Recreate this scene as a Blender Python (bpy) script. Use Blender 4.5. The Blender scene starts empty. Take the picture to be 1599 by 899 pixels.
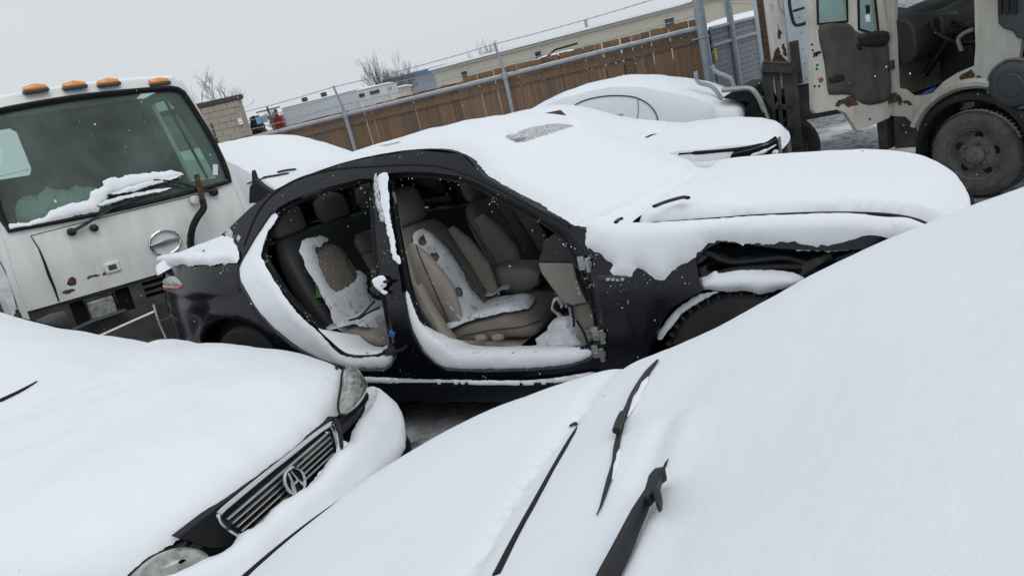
import bpy, math, random
import numpy as np
from mathutils import Vector, Matrix, noise as mnoise
from mathutils.geometry import delaunay_2d_cdt

random.seed(7); RNG = np.random.default_rng(7)
SC = bpy.context.scene
COL = SC.collection
rad = math.radians

# ------------------------------------------------------------------ camera
FPX, PITCH, ROLL, CAMH = 1120.0, rad(16.1), rad(13.8), 1.72
CF = np.array([0, math.cos(PITCH), -math.sin(PITCH)])
_R0 = np.array([1., 0, 0]); _U0 = np.array([0, math.sin(PITCH), math.cos(PITCH)])
CR = math.cos(ROLL)*_R0 - math.sin(ROLL)*_U0
CU = math.sin(ROLL)*_R0 + math.cos(ROLL)*_U0
CC = np.array([0, 0, CAMH])
cam = bpy.data.cameras.new("camera"); camo = bpy.data.objects.new("camera", cam); COL.objects.link(camo)
cam.sensor_fit = 'HORIZONTAL'; cam.sensor_width = 36; cam.lens = 36*FPX/1599.0
cam.clip_start = 0.05; cam.clip_end = 2000
camo.matrix_world = Matrix(((CR[0], CU[0], -CF[0], 0), (CR[1], CU[1], -CF[1], 0), (CR[2], CU[2], -CF[2], CAMH), (0, 0, 0, 1)))
SC.camera = camo

# ------------------------------------------------------------------ sky, sun, exposure
SUN_EL, SUN_AZ = rad(48), rad(150)
w = bpy.data.worlds.new("World"); SC.world = w; w.use_nodes = True
nt = w.node_tree; nt.nodes.clear()
sky = nt.nodes.new('ShaderNodeTexSky'); sky.sky_type = 'NISHITA'; sky.sun_disc = False
sky.sun_elevation = SUN_EL; sky.sun_rotation = SUN_AZ; sky.air_density = 2.0; sky.dust_density = 6.0
hs = nt.nodes.new('ShaderNodeHueSaturation'); hs.inputs['Saturation'].default_value = 0.25
mx = nt.nodes.new('ShaderNodeMix'); mx.data_type = 'RGBA'; mx.inputs['Factor'].default_value = 0.90
mx.inputs[7].default_value = (6.15, 6.55, 6.9, 1)
bg = nt.nodes.new('ShaderNodeBackground'); bg.inputs['Strength'].default_value = 0.1
ow = nt.nodes.new('ShaderNodeOutputWorld')
nt.links.new(sky.outputs[0], hs.inputs['Color']); nt.links.new(hs.outputs[0], mx.inputs[6])
nt.links.new(mx.outputs[2], bg.inputs['Color']); nt.links.new(bg.outputs[0], ow.inputs['Surface'])
sl = bpy.data.lights.new("sun", 'SUN'); sl.energy = 0.55; sl.angle = rad(35); sl.color = (1, .97, .93)
so = bpy.data.objects.new("sun", sl); COL.objects.link(so)
sd = Vector((math.sin(SUN_AZ)*math.cos(SUN_EL), math.cos(SUN_AZ)*math.cos(SUN_EL), math.sin(SUN_EL)))
so.rotation_euler = sd.to_track_quat('Z', 'Y').to_euler()
SC.view_settings.view_transform = 'Standard'; SC.view_settings.look = 'None'
SC.view_settings.exposure = 0.20; SC.view_settings.gamma = 1.0
SC.cycles.max_bounces = 8; SC.cycles.transparent_max_bounces = 16; SC.cycles.use_denoising = True

# ------------------------------------------------------------------ pixel rays and frames
def ray(u, v): return CF + (u-799.5)/FPX*CR + (449.5-v)/FPX*CU

class Frame:
    """a thing's own place and heading: local x, y, z axes in the yard"""
    def __init__(s, origin, yaw, tilt=0.0, roll=0.0):
        s.m = Matrix.Translation(Vector(origin)) @ Matrix.Rotation(rad(yaw), 4, 'Z') @ Matrix.Rotation(rad(roll), 4, 'Y') @ Matrix.Rotation(rad(tilt), 4, 'X')
        a = np.array(s.m); s.R = a[:3, :3]; s.o = a[:3, 3]; s.c = s.R.T @ (CC - s.o)
    def d(s, u, v): return s.R.T @ ray(u, v)
    def X(s, u, v, x): d = s.d(u, v); return s.c + (x-s.c[0])/d[0]*d
    def Y(s, u, v, y): d = s.d(u, v); return s.c + (y-s.c[1])/d[1]*d
    def Z(s, u, v, z): d = s.d(u, v); return s.c + (z-s.c[2])/d[2]*d
    def plane(s, u, v, p0, n):
        d = s.d(u, v); n = np.array(n, float); return s.c + ((np.array(p0)-s.c) @ n)/(d @ n)*d
    def w(s, p): return s.R @ np.asarray(p, float) + s.o
    def side(s, u, v, yf):
        """where the sight line meets the curved side y = yf(x, z)"""
        y = float(yf(0., .7))
        for _ in range(40):
            p = s.Y(u, v, y); y = .5*y + .5*float(yf(p[0], p[2]))
        return s.Y(u, v, y)
    def top(s, u, v, zf, z0=1.0):
        z = z0
        for _ in range(60):
            p = s.Z(u, v, z); z = .7*z + .3*float(zf(p[0], p[1]))
        return s.Z(u, v, z)

def root(name, fr, label, cat, group=None):
    o = bpy.data.objects.new(name, None); COL.objects.link(o); o.matrix_world = fr.m.copy(); o.empty_display_size = .2
    o['label'] = label; o['category'] = cat
    if group: o['group'] = group
    return o
def tag(o, label=None, cat=None, group=None, kind=None):
    if label: o['label'] = label
    if cat: o['category'] = cat
    if group: o['group'] = group
    if kind: o['kind'] = kind
    return o

# ------------------------------------------------------------------ mesh building
class MB:
    def __init__(s): s.v = []; s.f = []; s.n = None
    def add(s, vs, fs):
        k = len(s.v); s.v.extend([tuple(map(float, p)) for p in vs]); s.f.extend([tuple(i+k for i in f) for f in fs]); return s
    def grid(s, P, cu=False, cv=False):
        P = np.asarray(P, float); n, m = P.shape[:2]; fs = []
        for i in range(n if cu else n-1):
            for j in range(m if cv else m-1):
                a, b = i, (i+1) % n; c, e = j, (j+1) % m
                fs.append((a*m+c, b*m+c, b*m+e, a*m+e))
        return s.add(P.reshape(-1, 3), fs)
    def hexa(s, c):
        return s.add(c, [(0, 3, 2, 1), (4, 5, 6, 7), (0, 1, 5, 4), (1, 2, 6, 5), (2, 3, 7, 6), (3, 0, 4, 7)])
    def box(s, lo, hi, rot=None, at=(0, 0, 0)):
        x0, y0, z0 = lo; x1, y1, z1 = hi
        c = [(x0, y0, z0), (x1, y0, z0), (x1, y1, z0), (x0, y1, z0), (x0, y0, z1), (x1, y0, z1), (x1, y1, z1), (x0, y1, z1)]
        if rot is None: rot = Matrix.Identity(3)
        c = [tuple(rot @ Vector(p) + Vector(at)) for p in c]
        return s.hexa(c)
    def bar(s, a, b, wx, wy, up=(0, 0, 1)):
        """rectangular bar from a to b"""
        a = Vector(a); b = Vector(b); t = (b-a).normalized(); u = Vector(up); x = t.cross(u)
        if x.length < 1e-4: x = t.cross(Vector((1, 0, 0)))
        x.normalize(); y = x.cross(t); x *= wx/2; y *= wy/2
        return s.hexa([a-x-y, a+x-y, a+x+y, a-x+y, b-x-y, b+x-y, b+x+y, b-x+y])
    def tube(s, path, r, n=8, cap=True, closed=False, flat=1.0, up=None):
        P = [Vector(p) for p in path]; N = len(P); rr = list(np.interp(np.linspace(0, 1, N), np.linspace(0, 1, len(r)), r)) if hasattr(r, '__len__') else [r]*N
        ref = None; rings = []
        for i in range(N):
            a = P[(i-1) % N] if (i or closed) else P[0]; b = P[(i+1) % N] if (i < N-1 or closed) else P[-1]
            t = (b-a).normalized() if (b-a).length > 1e-9 else Vector((0, 0, 1))
            if ref is None: ref = Vector(up) if up else (Vector((0, 0, 1)) if abs(t.z) < .9 else Vector((1, 0, 0)))
            x = (ref - t*ref.dot(t))
            if x.length < 1e-5: x = t.orthogonal()
            x.normalize(); ref = x; y = t.cross(x)
            rings.append([P[i] + (x*math.cos(2*math.pi*k/n)*flat + y*math.sin(2*math.pi*k/n))*rr[i] for k in range(n)])
        s.grid([[tuple(p) for p in q] for q in rings], cu=closed, cv=True)
        if cap and not closed:
            k = len(s.v) - N*n; s.f.append(tuple(k+i for i in range(n))[::-1]); s.f.append(tuple(k+(N-1)*n+i for i in range(n)))
        return s
    def lathe(s, prof, o, axis, n=32, a0=0, a1=2*math.pi):
        """prof: (radius, distance along axis)"""
        ax = Vector(axis).normalized(); x = ax.orthogonal().normalized(); y = ax.cross(x); o = Vector(o)
        full = abs(a1-a0-2*math.pi) < 1e-6; m = n if full else n+1
        P = [[tuple(o + ax*h + (x*math.cos(a0+(a1-a0)*k/n) + y*math.sin(a0+(a1-a0)*k/n))*r) for k in range(m)] for r, h in prof]
        return s.grid(P, cv=full)
    def prism(s, poly, vec):
        k = len(s.v); n = len(poly); vec = np.array(vec, float)
        A = [tuple(map(float, p)) for p in poly]; B = [tuple(np.array(p, float)+vec) for p in poly]
        fs = [(i, (i+1) % n, n+(i+1) % n, n+i) for i in range(n)]
        s.add(A+B, fs); s.f.append(tuple(k+i for i in range(n))[::-1]); s.f.append(tuple(k+n+i for i in range(n))); return s
    def rloft(s, path, wid, thk, side=(0, 1, 0), e=3.0, n=20, cap=True):
        """cushion: rounded-rectangle sections along a path"""
        P = np.asarray(path, float); N = len(P); sd = np.array(side, float); rings = []
        wid = np.broadcast_to(wid, (N,)); thk = np.broadcast_to(thk, (N,))
        for i in range(N):
            t = P[min(i+1, N-1)]-P[max(i-1, 0)]; t /= np.linalg.norm(t)+1e-12
            q = np.cross(t, sd); q /= np.linalg.norm(q)+1e-12; ring = []
            for k in range(n):
                a = 2*math.pi*k/n; ca, sa = math.cos(a), math.sin(a)
                ring.append(P[i] + sd*wid[i]/2*math.copysign(abs(ca)**(2/e), ca) + q*thk[i]/2*math.copysign(abs(sa)**(2/e), sa))
            rings.append(ring)
        s.grid(rings, cv=True)
        if cap:
            k = len(s.v)-N*n; s.f.append(tuple(k+i for i in range(n))[::-1]); s.f.append(tuple(k+(N-1)*n+i for i in range(n)))
        return s
    def build(s, name, mat, parent=None, angle=40, bevel=0, recalc=True, seg=2):
        me = bpy.data.meshes.new(name); me.from_pydata(s.v, [], s.f); me.validate()
        if recalc:
            import bmesh
            bm = bmesh.new(); bm.from_mesh(me); bmesh.ops.recalc_face_normals(bm, faces=bm.faces); bm.to_mesh(me); bm.free()
        me.polygons.foreach_set('use_smooth', [True]*len(me.polygons))
        if angle < 180: me.set_sharp_from_angle(angle=rad(angle))
        if s.n is not None: me.normals_split_custom_set_from_vertices([tuple(q) for q in s.n])
        me.materials.append(mat)
        o = bpy.data.objects.new(name, me); COL.objects.link(o)
        if parent: o.parent = parent
        if bevel:
            b = o.modifiers.new('bevel', 'BEVEL'); b.width = bevel; b.segments = seg; b.limit_method = 'ANGLE'; b.angle_limit = rad(35)
        return o

def spline(pts, n, closed=False):
    """Catmull-Rom through pts, n samples evenly along its length"""
    P = np.asarray(pts, float); N = len(P)
    if not closed: Q = np.vstack([2*P[0]-P[1], P, 2*P[-1]-P[-2]]); segs = N-1
    else: Q = np.vstack([P[-1], P, P[0], P[1]]); segs = N
    out = []
    for i in range(segs):
        a, b, c, d = Q[i:i+4]
        for t in np.linspace(0, 1, 12, endpoint=False):
            out.append(.5*((2*b)+(c-a)*t+(2*a-5*b+4*c-d)*t*t+(3*b-a-3*c+d)*t**3))
    out.append(P[0] if closed else P[-1]); out = np.array(out)
    L = np.r_[0, np.cumsum(np.linalg.norm(np.diff(out, axis=0), axis=1))]
    tt = np.linspace(0, L[-1], n+1 if closed else n)
    R = np.stack([np.interp(tt, L, out[:, k]) for k in range(P.shape[1])], 1)
    return R[:-1] if closed else R
def seglen(P, closed=True):
    P = np.asarray(P, float); Q = np.vstack([P, P[:1]]) if closed else P
    return np.linalg.norm(np.diff(Q, axis=0), axis=1).sum()
def fbm(p, sc=1.0, oct=4, seed=0.0):
    v = 0; a = .5; q = Vector((p[0]*sc+seed, p[1]*sc+seed*1.7, (p[2] if len(p) > 2 else 0)*sc-seed))
    for _ in range(oct): v += a*mnoise.noise(q); q = q*2.03; a *= .5
    return v
def inside(poly, P):
    x, y = P[:, 0], P[:, 1]; r = np.zeros(len(P), bool); n = len(poly)
    for i in range(n):
        x0, y0 = poly[i]; x1, y1 = poly[(i+1) % n]
        if y0 == y1: continue
        c = ((y0 > y) != (y1 > y)) & (x < (x1-x0)*(y-y0)/(y1-y0)+x0); r ^= c
    return r
def bdist(loops, P):
    d = np.full(len(P), 1e9)
    for L in loops:
        A = L; B = np.roll(L, -1, axis=0)
        for a, b in zip(A, B):
            e = b-a; l = e @ e+1e-15; t = np.clip(((P-a) @ e)/l, 0, 1)
            q = P-a-t[:, None]*e; d = np.minimum(d, np.sqrt((q*q).sum(1)))
    return d
def cdt_area(loops, s, jitter=.0):
    lo = loops[0].min(0); hi = loops[0].max(0); pts = []
    ny = int((hi[1]-lo[1])/(s*.866))+2; nx = int((hi[0]-lo[0])/s)+2
    for j in range(ny):
        for i in range(nx): pts.append((lo[0]+(i+.5*(j % 2))*s, lo[1]+j*s*.866))
    G = np.array(pts)+RNG.uniform(-1, 1, (len(pts), 2))*s*jitter
    ok = inside(loops[0], G)
    for h in loops[1:]: ok &= ~inside(h, G)
    G = G[ok]
    if len(G): G = G[bdist(loops, G) > .55*s]
    V = []; E = []
    for L in loops:
        k = len(V); V += [tuple(p) for p in L]; E += [(k+i, k+(i+1) % len(L)) for i in range(len(L))]
    nb = len(V); V += [tuple(p) for p in G]
    r = delaunay_2d_cdt([Vector(p) for p in V], E, [], 0, 1e-7)
    ov = np.array([tuple(p) for p in r[0]]); tr = np.array([f for f in r[2] if len(f) == 3])
    c = ov[tr].mean(1); ok = inside(loops[0], c)
    for h in loops[1:]: ok &= ~inside(h, c)
    return ov, tr[ok]
def normals(mapf, P, toward, h=2e-3):
    a = mapf(P+[h, 0])-mapf(P-[h, 0]); b = mapf(P+[0, h])-mapf(P-[0, h]); n = np.cross(a, b)
    n /= np.linalg.norm(n, axis=1)[:, None]+1e-12; s = np.sign(n @ np.array(toward, float)); s[s == 0] = 1
    return n*s[:, None]
def loop2(pts, s, rag=0, seed=0, sharp=False, ragsc=12.0):
    if sharp:
        P = np.asarray(pts, float); out = []
        for a, b in zip(P, np.roll(P, -1, axis=0)):
            k = max(1, int(np.linalg.norm(b-a)/s)); out += [a+(b-a)*t for t in np.linspace(0, 1, k, endpoint=False)]
        L = np.array(out)
    else: L = spline(pts, max(8, int(seglen(pts)/s)), True)
    if rag:
        L = L+np.array([[fbm((p[0], p[1]), ragsc, 3, seed+3.1)*rag*1.6+fbm((p[0], p[1]), ragsc*4.5, 3, seed+5.1)*min(rag, .012)*1.3, fbm((p[0], p[1]), ragsc, 3, seed+9.7)*rag*1.6+fbm((p[0], p[1]), ragsc*4.5, 3, seed+1.7)*min(rag, .012)*1.3] for p in L])
    return L
def patch(name, outline, mapf, mat, parent, toward, holes=(), s=.03, T=.02, R=.03, rag=0, nz=0.0, nzs=8.0, seed=0, sharp=False, lift=.002, rag_s=None, prof=.7, thickf=None):
    """snow (or anything soft) lying on a surface: rounded edges, soft uneven top"""
    rag_s = rag_s or (min(s, .010) if rag else s)
    L = [loop2(outline, rag_s, rag, seed, sharp)]+[loop2(h, rag_s, rag, seed, sharp) for h in holes]
    P, F = cdt_area(L, s, .15); d = bdist(L, P)
    t = np.clip(d/R, 0, 1); h = T*(1-(1-t)**2)**prof
    if thickf is not None: h = h*thickf(P)
    n = normals(mapf, P, toward); B = mapf(P)
    if nz: h = h+np.array([fbm(q, nzs, 4, seed) for q in B])*nz*t
    mb = MB(); mb.add(B+n*(h+lift)[:, None], [tuple(f) for f in F]); return mb.build(name, mat, parent, angle=180)
def panel(name, outline, mapf, mat, parent, toward, holes=(), s=.05, thick=.02, sharp=True, dent=None):
    """sheet metal with thickness, its openings cut out"""
    L = [loop2(outline, s, sharp=sharp)]+[loop2(h, s*.6, sharp=sharp) for h in holes]
    P, F = cdt_area(L, s); n = normals(mapf, P, toward); B = mapf(P)
    if dent is not None: B = B+n*dent(P)[:, None]
    N = len(P); mb = MB(); C = B-n*thick
    F = [tuple(f) for f in F]
    from collections import Counter
    cnt = Counter()
    for f in F:
        for i in range(3): cnt[tuple(sorted((f[i], f[(i+1) % 3])))] += 1
    rim = []
    for f in F:
        for i in range(3):
            a, b = f[i], f[(i+1) % 3]
            if cnt[tuple(sorted((a, b)))] == 1: rim.append((b, a, a+N, b+N))
    # own rim vertices so that the edge stays crisp
    mb.add(B, F); mb.add(C, [f[::-1] for f in F])
    V = np.vstack([B, C]); mb.add(V, rim)
    o = mb.build(name, mat, parent, angle=38, recalc=True)
    return o
def ring(name, A, B, mat, parent, n=1, sharp=True):
    """strip between two paired outlines"""
    A = np.asarray(A, float); B = np.asarray(B, float); mb = MB()
    mb.grid([A+(B-A)*t for t in np.linspace(0, 1, n+1)], cv=True); return mb.build(name, mat, parent, angle=50)
from mathutils.bvhtree import BVHTree
class Hits:
    """sight lines onto finished meshes of one thing, in that thing's own coordinates"""
    def __init__(s, fr, objs):
        s.fr = fr; s.t = []
        for o in objs: s.t.append(BVHTree.FromPolygons([v.co for v in o.data.vertices], [tuple(p.vertices) for p in o.data.polygons]))
    def __call__(s, u, v, off=0.0):
        d = Vector(s.fr.d(u, v)).normalized(); best = None
        for t in s.t:
            r = t.ray_cast(Vector(s.fr.c), d)
            if r[0] is not None and (best is None or r[3] < best[3]): best = r
        if best is None: return None
        n = best[1] if best[1].dot(d) < 0 else -best[1]
        return np.array(best[0]+n*off)
    def line(s, px, off, n=30):
        L = spline([(u, v) for u, v in px], n); out = [s(u, v, off) for u, v in L]; return [p for p in out if p is not None]
# ------------------------------------------------------------------ materials
def mat(name): 
    m = bpy.data.materials.new(name); m.use_nodes = True; t = m.node_tree; b = t.nodes['Principled BSDF']; return m, t, b
def N(t, typ, **k):
    n = t.nodes.new(typ)
    for a, v in k.items():
        if a in n.inputs: n.inputs[a].default_value = v
        else: setattr(n, a, v)
    return n
def coords(t, which='Object', scale=(1, 1, 1)):
    tc = N(t, 'ShaderNodeTexCoord'); mp = N(t, 'ShaderNodeMapping'); mp.inputs['Scale'].default_value = scale
    t.links.new(tc.outputs[which], mp.inputs['Vector']); return mp.outputs[0]
def nz(t, vec, scale, detail=4, rough=.55):
    n = N(t, 'ShaderNodeTexNoise'); n.inputs['Scale'].default_value = scale; n.inputs['Detail'].default_value = detail; n.inputs['Roughness'].default_value = rough
    t.links.new(vec, n.inputs['Vector']); return n.outputs[0]
def ramp(t, fac, stops):
    r = N(t, 'ShaderNodeValToRGB'); e = r.color_ramp.elements
    while len(e) < len(stops): e.new(.5)
    for q, (p, c) in zip(e, stops): q.position = p; q.color = c if len(c) == 4 else (*c, 1)
    t.links.new(fac, r.inputs[0]); return r.outputs[0]
def mix(t, fac, a, b):
    m = N(t, 'ShaderNodeMix', data_type='RGBA')
    if isinstance(fac, float): m.inputs[0].default_value = fac
    else: t.links.new(fac, m.inputs[0])
    for i, x in ((6, a), (7, b)):
        if isinstance(x, (tuple, list)): m.inputs[i].default_value = (*x[:3], 1)
        else: t.links.new(x, m.inputs[i])
    return m.outputs[2]
def bump(t, b, h, strength=.2, dist=.01):
    n = N(t, 'ShaderNodeBump'); n.inputs['Strength'].default_value = strength; n.inputs['Distance'].default_value = dist
    t.links.new(h, n.inputs['Height']); t.links.new(n.outputs[0], b.inputs['Normal'])
SPLATS = True
def flecks(t, vec, col, scale=60, th=.72, white=(.8, .83, .87)):
    """scattered snow grains and dust"""
    f = ramp(t, nz(t, vec, scale, 3, .6), [(th, (0, 0, 0)), (th+.05, (1, 1, 1))]); return mix(t, f, col, white)
def plain(name, c, rough=.5, metal=0, coat=0, spec=.5, var=.12, vs=6, fleck=0, bmp=0, bs=80, fth=.7, dirt=None, rust=0, ior=None, streak=1):
    m, t, b = mat(name); v = coords(t); n = nz(t, v, vs, 6, .6)
    d = tuple(x*(1-var) for x in c); l = tuple(min(1, x*(1+var)) for x in c)
    col = ramp(t, n, [(.3, d), (.7, l)])
    if dirt:
        vd = coords(t, 'Object', (1, 1, streak)) if streak != 1 else v
        f = ramp(t, nz(t, vd, 3.1 if streak == 1 else 7.0, 10, .70), [(.45, (0, 0, 0)), (.75, (1, 1, 1))]); col = mix(t, f, col, dirt)
    if rust:
        f = ramp(t, nz(t, v, 4.3, 9, .7), [(1-rust, (0, 0, 0)), (1-rust+.05, (1, 1, 1))])
        rc = ramp(t, nz(t, v, 30, 5), [(.3, (.07, .025, .01)), (.7, (.25, .11, .04))]); col = mix(t, f, col, rc)
    if fleck: col = flecks(t, v, col, fleck, fth)
    t.links.new(col, b.inputs['Base Color'])
    b.inputs['Roughness'].default_value = rough; b.inputs['Metallic'].default_value = metal
    b.inputs['Coat Weight'].default_value = coat; b.inputs['Coat Roughness'].default_value = .06
    b.inputs['Specular IOR Level'].default_value = spec
    if bmp: bump(t, b, nz(t, v, bs, 5), bmp, .01)
    return m
def snow_mat(name, c=(.835, .865, .91), bs=(34, 320), st=(.22, .10), grey=0, thin=None):
    m, t, b = mat(name); v = coords(t)
    n = nz(t, v, 1.3, 4); col = ramp(t, n, [(.3, tuple(x*.975 for x in c)), (.7, tuple(min(1, x*1.02) for x in c))])
    if grey:
        f = ramp(t, nz(t, v, 90, 5, .7), [(.5-grey, (0, 0, 0)), (.62, (1, 1, 1))]); col = mix(t, f, col, (.20, .205, .215))
    if thin:
        f = ramp(t, nz(t, v, 17, 9, .72), [(.34, (1, 1, 1)), (.46, (0, 0, 0))]); col = mix(t, f, col, thin)
    t.links.new(col, b.inputs['Base Color']); b.inputs['Roughness'].default_value = .95; b.inputs['Specular IOR Level'].default_value = .15
    a = N(t, 'ShaderNodeMath', operation='ADD'); k = N(t, 'ShaderNodeMath', operation='MULTIPLY'); k.inputs[1].default_value = .25
    t.links.new(nz(t, v, bs[1], 3, .7), k.inputs[0]); t.links.new(nz(t, v, bs[0], 5, .6), a.inputs[0]); t.links.new(k.outputs[0], a.inputs[1])
    bump(t, b, a.outputs[0], st[0], .012)
    return m
def glass_mat(name, tint=(.62, .72, .68), rough=.02, dirt=0.0, dcol=(.5, .54, .55)):
    m, t, b = mat(name); t.nodes.remove(b); out = [n for n in t.nodes if n.type == 'OUTPUT_MATERIAL'][0]
    tr = N(t, 'ShaderNodeBsdfTransparent'); tr.inputs[0].default_value = (*tint, 1)
    gl = N(t, 'ShaderNodeBsdfGlossy'); gl.inputs['Roughness'].default_value = rough; gl.inputs[0].default_value = (.9, .95, .95, 1)
    fr = N(t, 'ShaderNodeFresnel'); fr.inputs[0].default_value = 1.45
    mxs = N(t, 'ShaderNodeMixShader'); t.links.new(fr.outputs[0], mxs.inputs[0]); t.links.new(tr.outputs[0], mxs.inputs[1]); t.links.new(gl.outputs[0], mxs.inputs[2])
    last = mxs.outputs[0]
    if dirt:
        df = N(t, 'ShaderNodeBsdfDiffuse'); df.inputs[0].default_value = (*dcol, 1)
        v = coords(t); f = ramp(t, nz(t, v, 2.2, 7, .65), [(.3, (dirt*.3,)*3), (.75, (dirt*1.6,)*3)])
        m2 = N(t, 'ShaderNodeMixShader'); t.links.new(f, m2.inputs[0]); t.links.new(last, m2.inputs[1]); t.links.new(df.outputs[0], m2.inputs[2]); last = m2.outputs[0]
    t.links.new(last, out.inputs['Surface']); return m

M = {}
M['snow'] = snow_mat('snow_powder')
M['snow_fine'] = snow_mat('snow_on_cloth', (.66, .70, .75), (60, 240), (.5, .1), thin=(.20, .185, .17))
M['snow_thin'] = snow_mat('thin_frozen_snow', (.62, .63, .65), (60, 300), (.2, .1), grey=.06)
M['black'] = plain('black_car_paint', (.0045, .0055, .009), .20, coat=.3, var=.25, vs=3, fleck=95, fth=.72, spec=.25)
M['black2'] = plain('dark_body_paint', (.007, .009, .013), .38, coat=.35, spec=.3)
M['jamb'] = plain('black_jamb', (.010, .012, .016), .45, coat=.3, fleck=70, fth=.68)
M['tyredust'] = plain('dusty_tyre', (.085, .081, .080), .85, var=.35, vs=14, dirt=(.17, .165, .16), bmp=.25, bs=40)
M['rubber'] = plain('black_rubber', (.010, .010, .011), .6, spec=.25)
M['plastic'] = plain('black_plastic', (.014, .015, .017), .5, bmp=.08, spec=.35, fleck=140, fth=.72)
M['greyplastic'] = plain('grey_plastic', (.05, .055, .06), .55, bmp=.05)
M['tyre'] = plain('tyre_rubber', (.022, .021, .021), .8, dirt=(.06, .058, .055), bmp=.2, bs=50)
M['beige'] = plain('beige_cloth', (.30, .272, .238), .9, var=.1, vs=12, bmp=.2, bs=350)
M['beige2'] = plain('beige_vinyl', (.26, .235, .205), .6, var=.06, bmp=.06, bs=200)
M['taupe'] = plain('taupe_cloth', (.18, .16, .142), .9, var=.12, vs=12, bmp=.25, bs=300)
M['darktrim'] = plain('dark_trim', (.03, .029, .031), .65, bmp=.08, bs=200)
M['carpet'] = plain('dark_carpet', (.02, .018, .017), .95, bmp=.3, bs=200)
M['headliner'] = plain('headliner', (.045, .042, .04), .95)
M['steel'] = plain('bare_steel', (.45, .45, .44), .4, metal=.9, var=.2, vs=20)
M['chrome'] = plain('chrome', (.62, .63, .65), .12, metal=1, var=.05)
M['galv'] = plain('galvanised_steel', (.34, .37, .41), .5, metal=.35, var=.15, vs=14)
M['red'] = plain('red_lens', (.42, .02, .015), .15, coat=1)
M['amber'] = plain('amber_lens', (.75, .27, .02), .2, coat=1, var=.15, vs=30)
M['lens'] = plain('clear_lens', (.27, .285, .26), .08, coat=1, var=.5, vs=22, spec=.8, bmp=.5, bs=24)
M['white'] = plain('white_truck_paint', (.70, .72, .71), .4, coat=.4, var=.03, dirt=(.58, .575, .53), vs=3, streak=.25)
M['cream'] = plain('dirty_cream_paint', (.52, .525, .465), .45, coat=.3, var=.10, dirt=(.33, .30, .23), rust=.335, streak=.22)
M['rust'] = plain('rusty_steel', (.075, .040, .022), .9, var=.75, vs=30, bmp=.4, bs=40)
M['boxwhite'] = plain('rust_streaked_white_panel', (.66, .67, .66), .5, var=.06, dirt=(.46, .41, .34), rust=.36, streak=.2)
M['boxblue'] = plain('pale_blue_white_panel', (.55, .62, .70), .45, var=.06)
M['frame'] = plain('dirty_black_steel', (.034, .033, .032), .6, var=.4, dirt=(.10, .095, .088), bmp=.2, bs=30)
M['doorcard'] = plain('dusty_grey_door_card', (.050, .048, .044), .7, var=.4, vs=4, dirt=(.095, .088, .075), bmp=.1, bs=120, streak=.3)
M['wheel'] = plain('dirty_wheel_steel', (.12, .115, .104), .7, var=.4, vs=16, dirt=(.24, .23, .21), bmp=.2)
M['glass'] = glass_mat('car_glass')
M['glassdark'] = glass_mat('dark_door_glass', (.42, .55, .50), dirt=.05)
M['glassgreen'] = glass_mat('green_truck_glass', (.50, .66, .59), dirt=.16, dcol=(.33, .45, .40))
M['bag'] = plain('thin_white_plastic', (.62, .64, .68), .35, var=.2, vs=30)
M['paper'] = plain('paper', (.75, .78, .85), .8)
def flake_mat():
    m, t, b = mat('snowflake'); t.nodes.remove(b); out = [n for n in t.nodes if n.type == 'OUTPUT_MATERIAL'][0]
    d = N(t, 'ShaderNodeBsdfDiffuse'); d.inputs[0].default_value = (.92, .93, .95, 1); l = N(t, 'ShaderNodeBsdfTranslucent'); l.inputs[0].default_value = (.92, .93, .95, 1)
    x = N(t, 'ShaderNodeMixShader'); x.inputs[0].default_value = .5; t.links.new(d.outputs[0], x.inputs[1]); t.links.new(l.outputs[0], x.inputs[2]); t.links.new(x.outputs[0], out.inputs[0]); return m
M['flake'] = flake_mat()
M['wire'] = plain('thin_fence_wire', (.26, .25, .24), .6, metal=.2)
M['green'] = plain('green_foil', (.10, .22, .035), .5, var=.5, vs=40)
M['blueplastic'] = plain('blue_plastic', (.03, .13, .42), .4)
# ------------------------------------------------------------------ ground
def gz(x, y):
    s = x*.515+y*.857-3.49; t = np.clip((s+1.0)/4.8, 0, 1); t = t*t*(3-2*t)
    return .066-.33*t
def ground():
    xs = np.r_[-300, -150, -80, -40, -25, np.linspace(-16, 16, 130), 25, 40, 80, 150, 300]; ys = np.r_[-60, -30, -15, np.linspace(-6, 20, 120), 25, 35, 50, 80, 150, 300, 500]
    X, Y = np.meshgrid(xs, ys, indexing='ij'); Z = gz(X, Y)
    Z += np.array([[fbm((x, y), .7, 4, 1.)*.05+fbm((x, y), 4, 3, 5.)*.018 if abs(x) < 17 and -7 < y < 21 else 0 for y in ys] for x in xs])
    m, t, b = mat('snowy_ground'); v = coords(t)
    f = ramp(t, nz(t, v, .55, 9, .68), [(.46, (0, 0, 0)), (.56, (1, 1, 1))])
    f2 = ramp(t, nz(t, v, 9, 6, .7), [(.38, (0, 0, 0)), (.55, (1, 1, 1))])
    slush = mix(t, f2, (.085, .083, .082), (.36, .37, .39))
    col = mix(t, f, slush, (.70, .72, .76)); t.links.new(col, b.inputs['Base Color']); b.inputs['Roughness'].default_value = .8
    bump(t, b, nz(t, v, 14, 8, .7), .6, .05)
    mb = MB(); mb.grid(np.stack([X, Y, Z], 2)); tag(mb.build('ground', m, None, angle=180), kind='structure')
ground()
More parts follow.
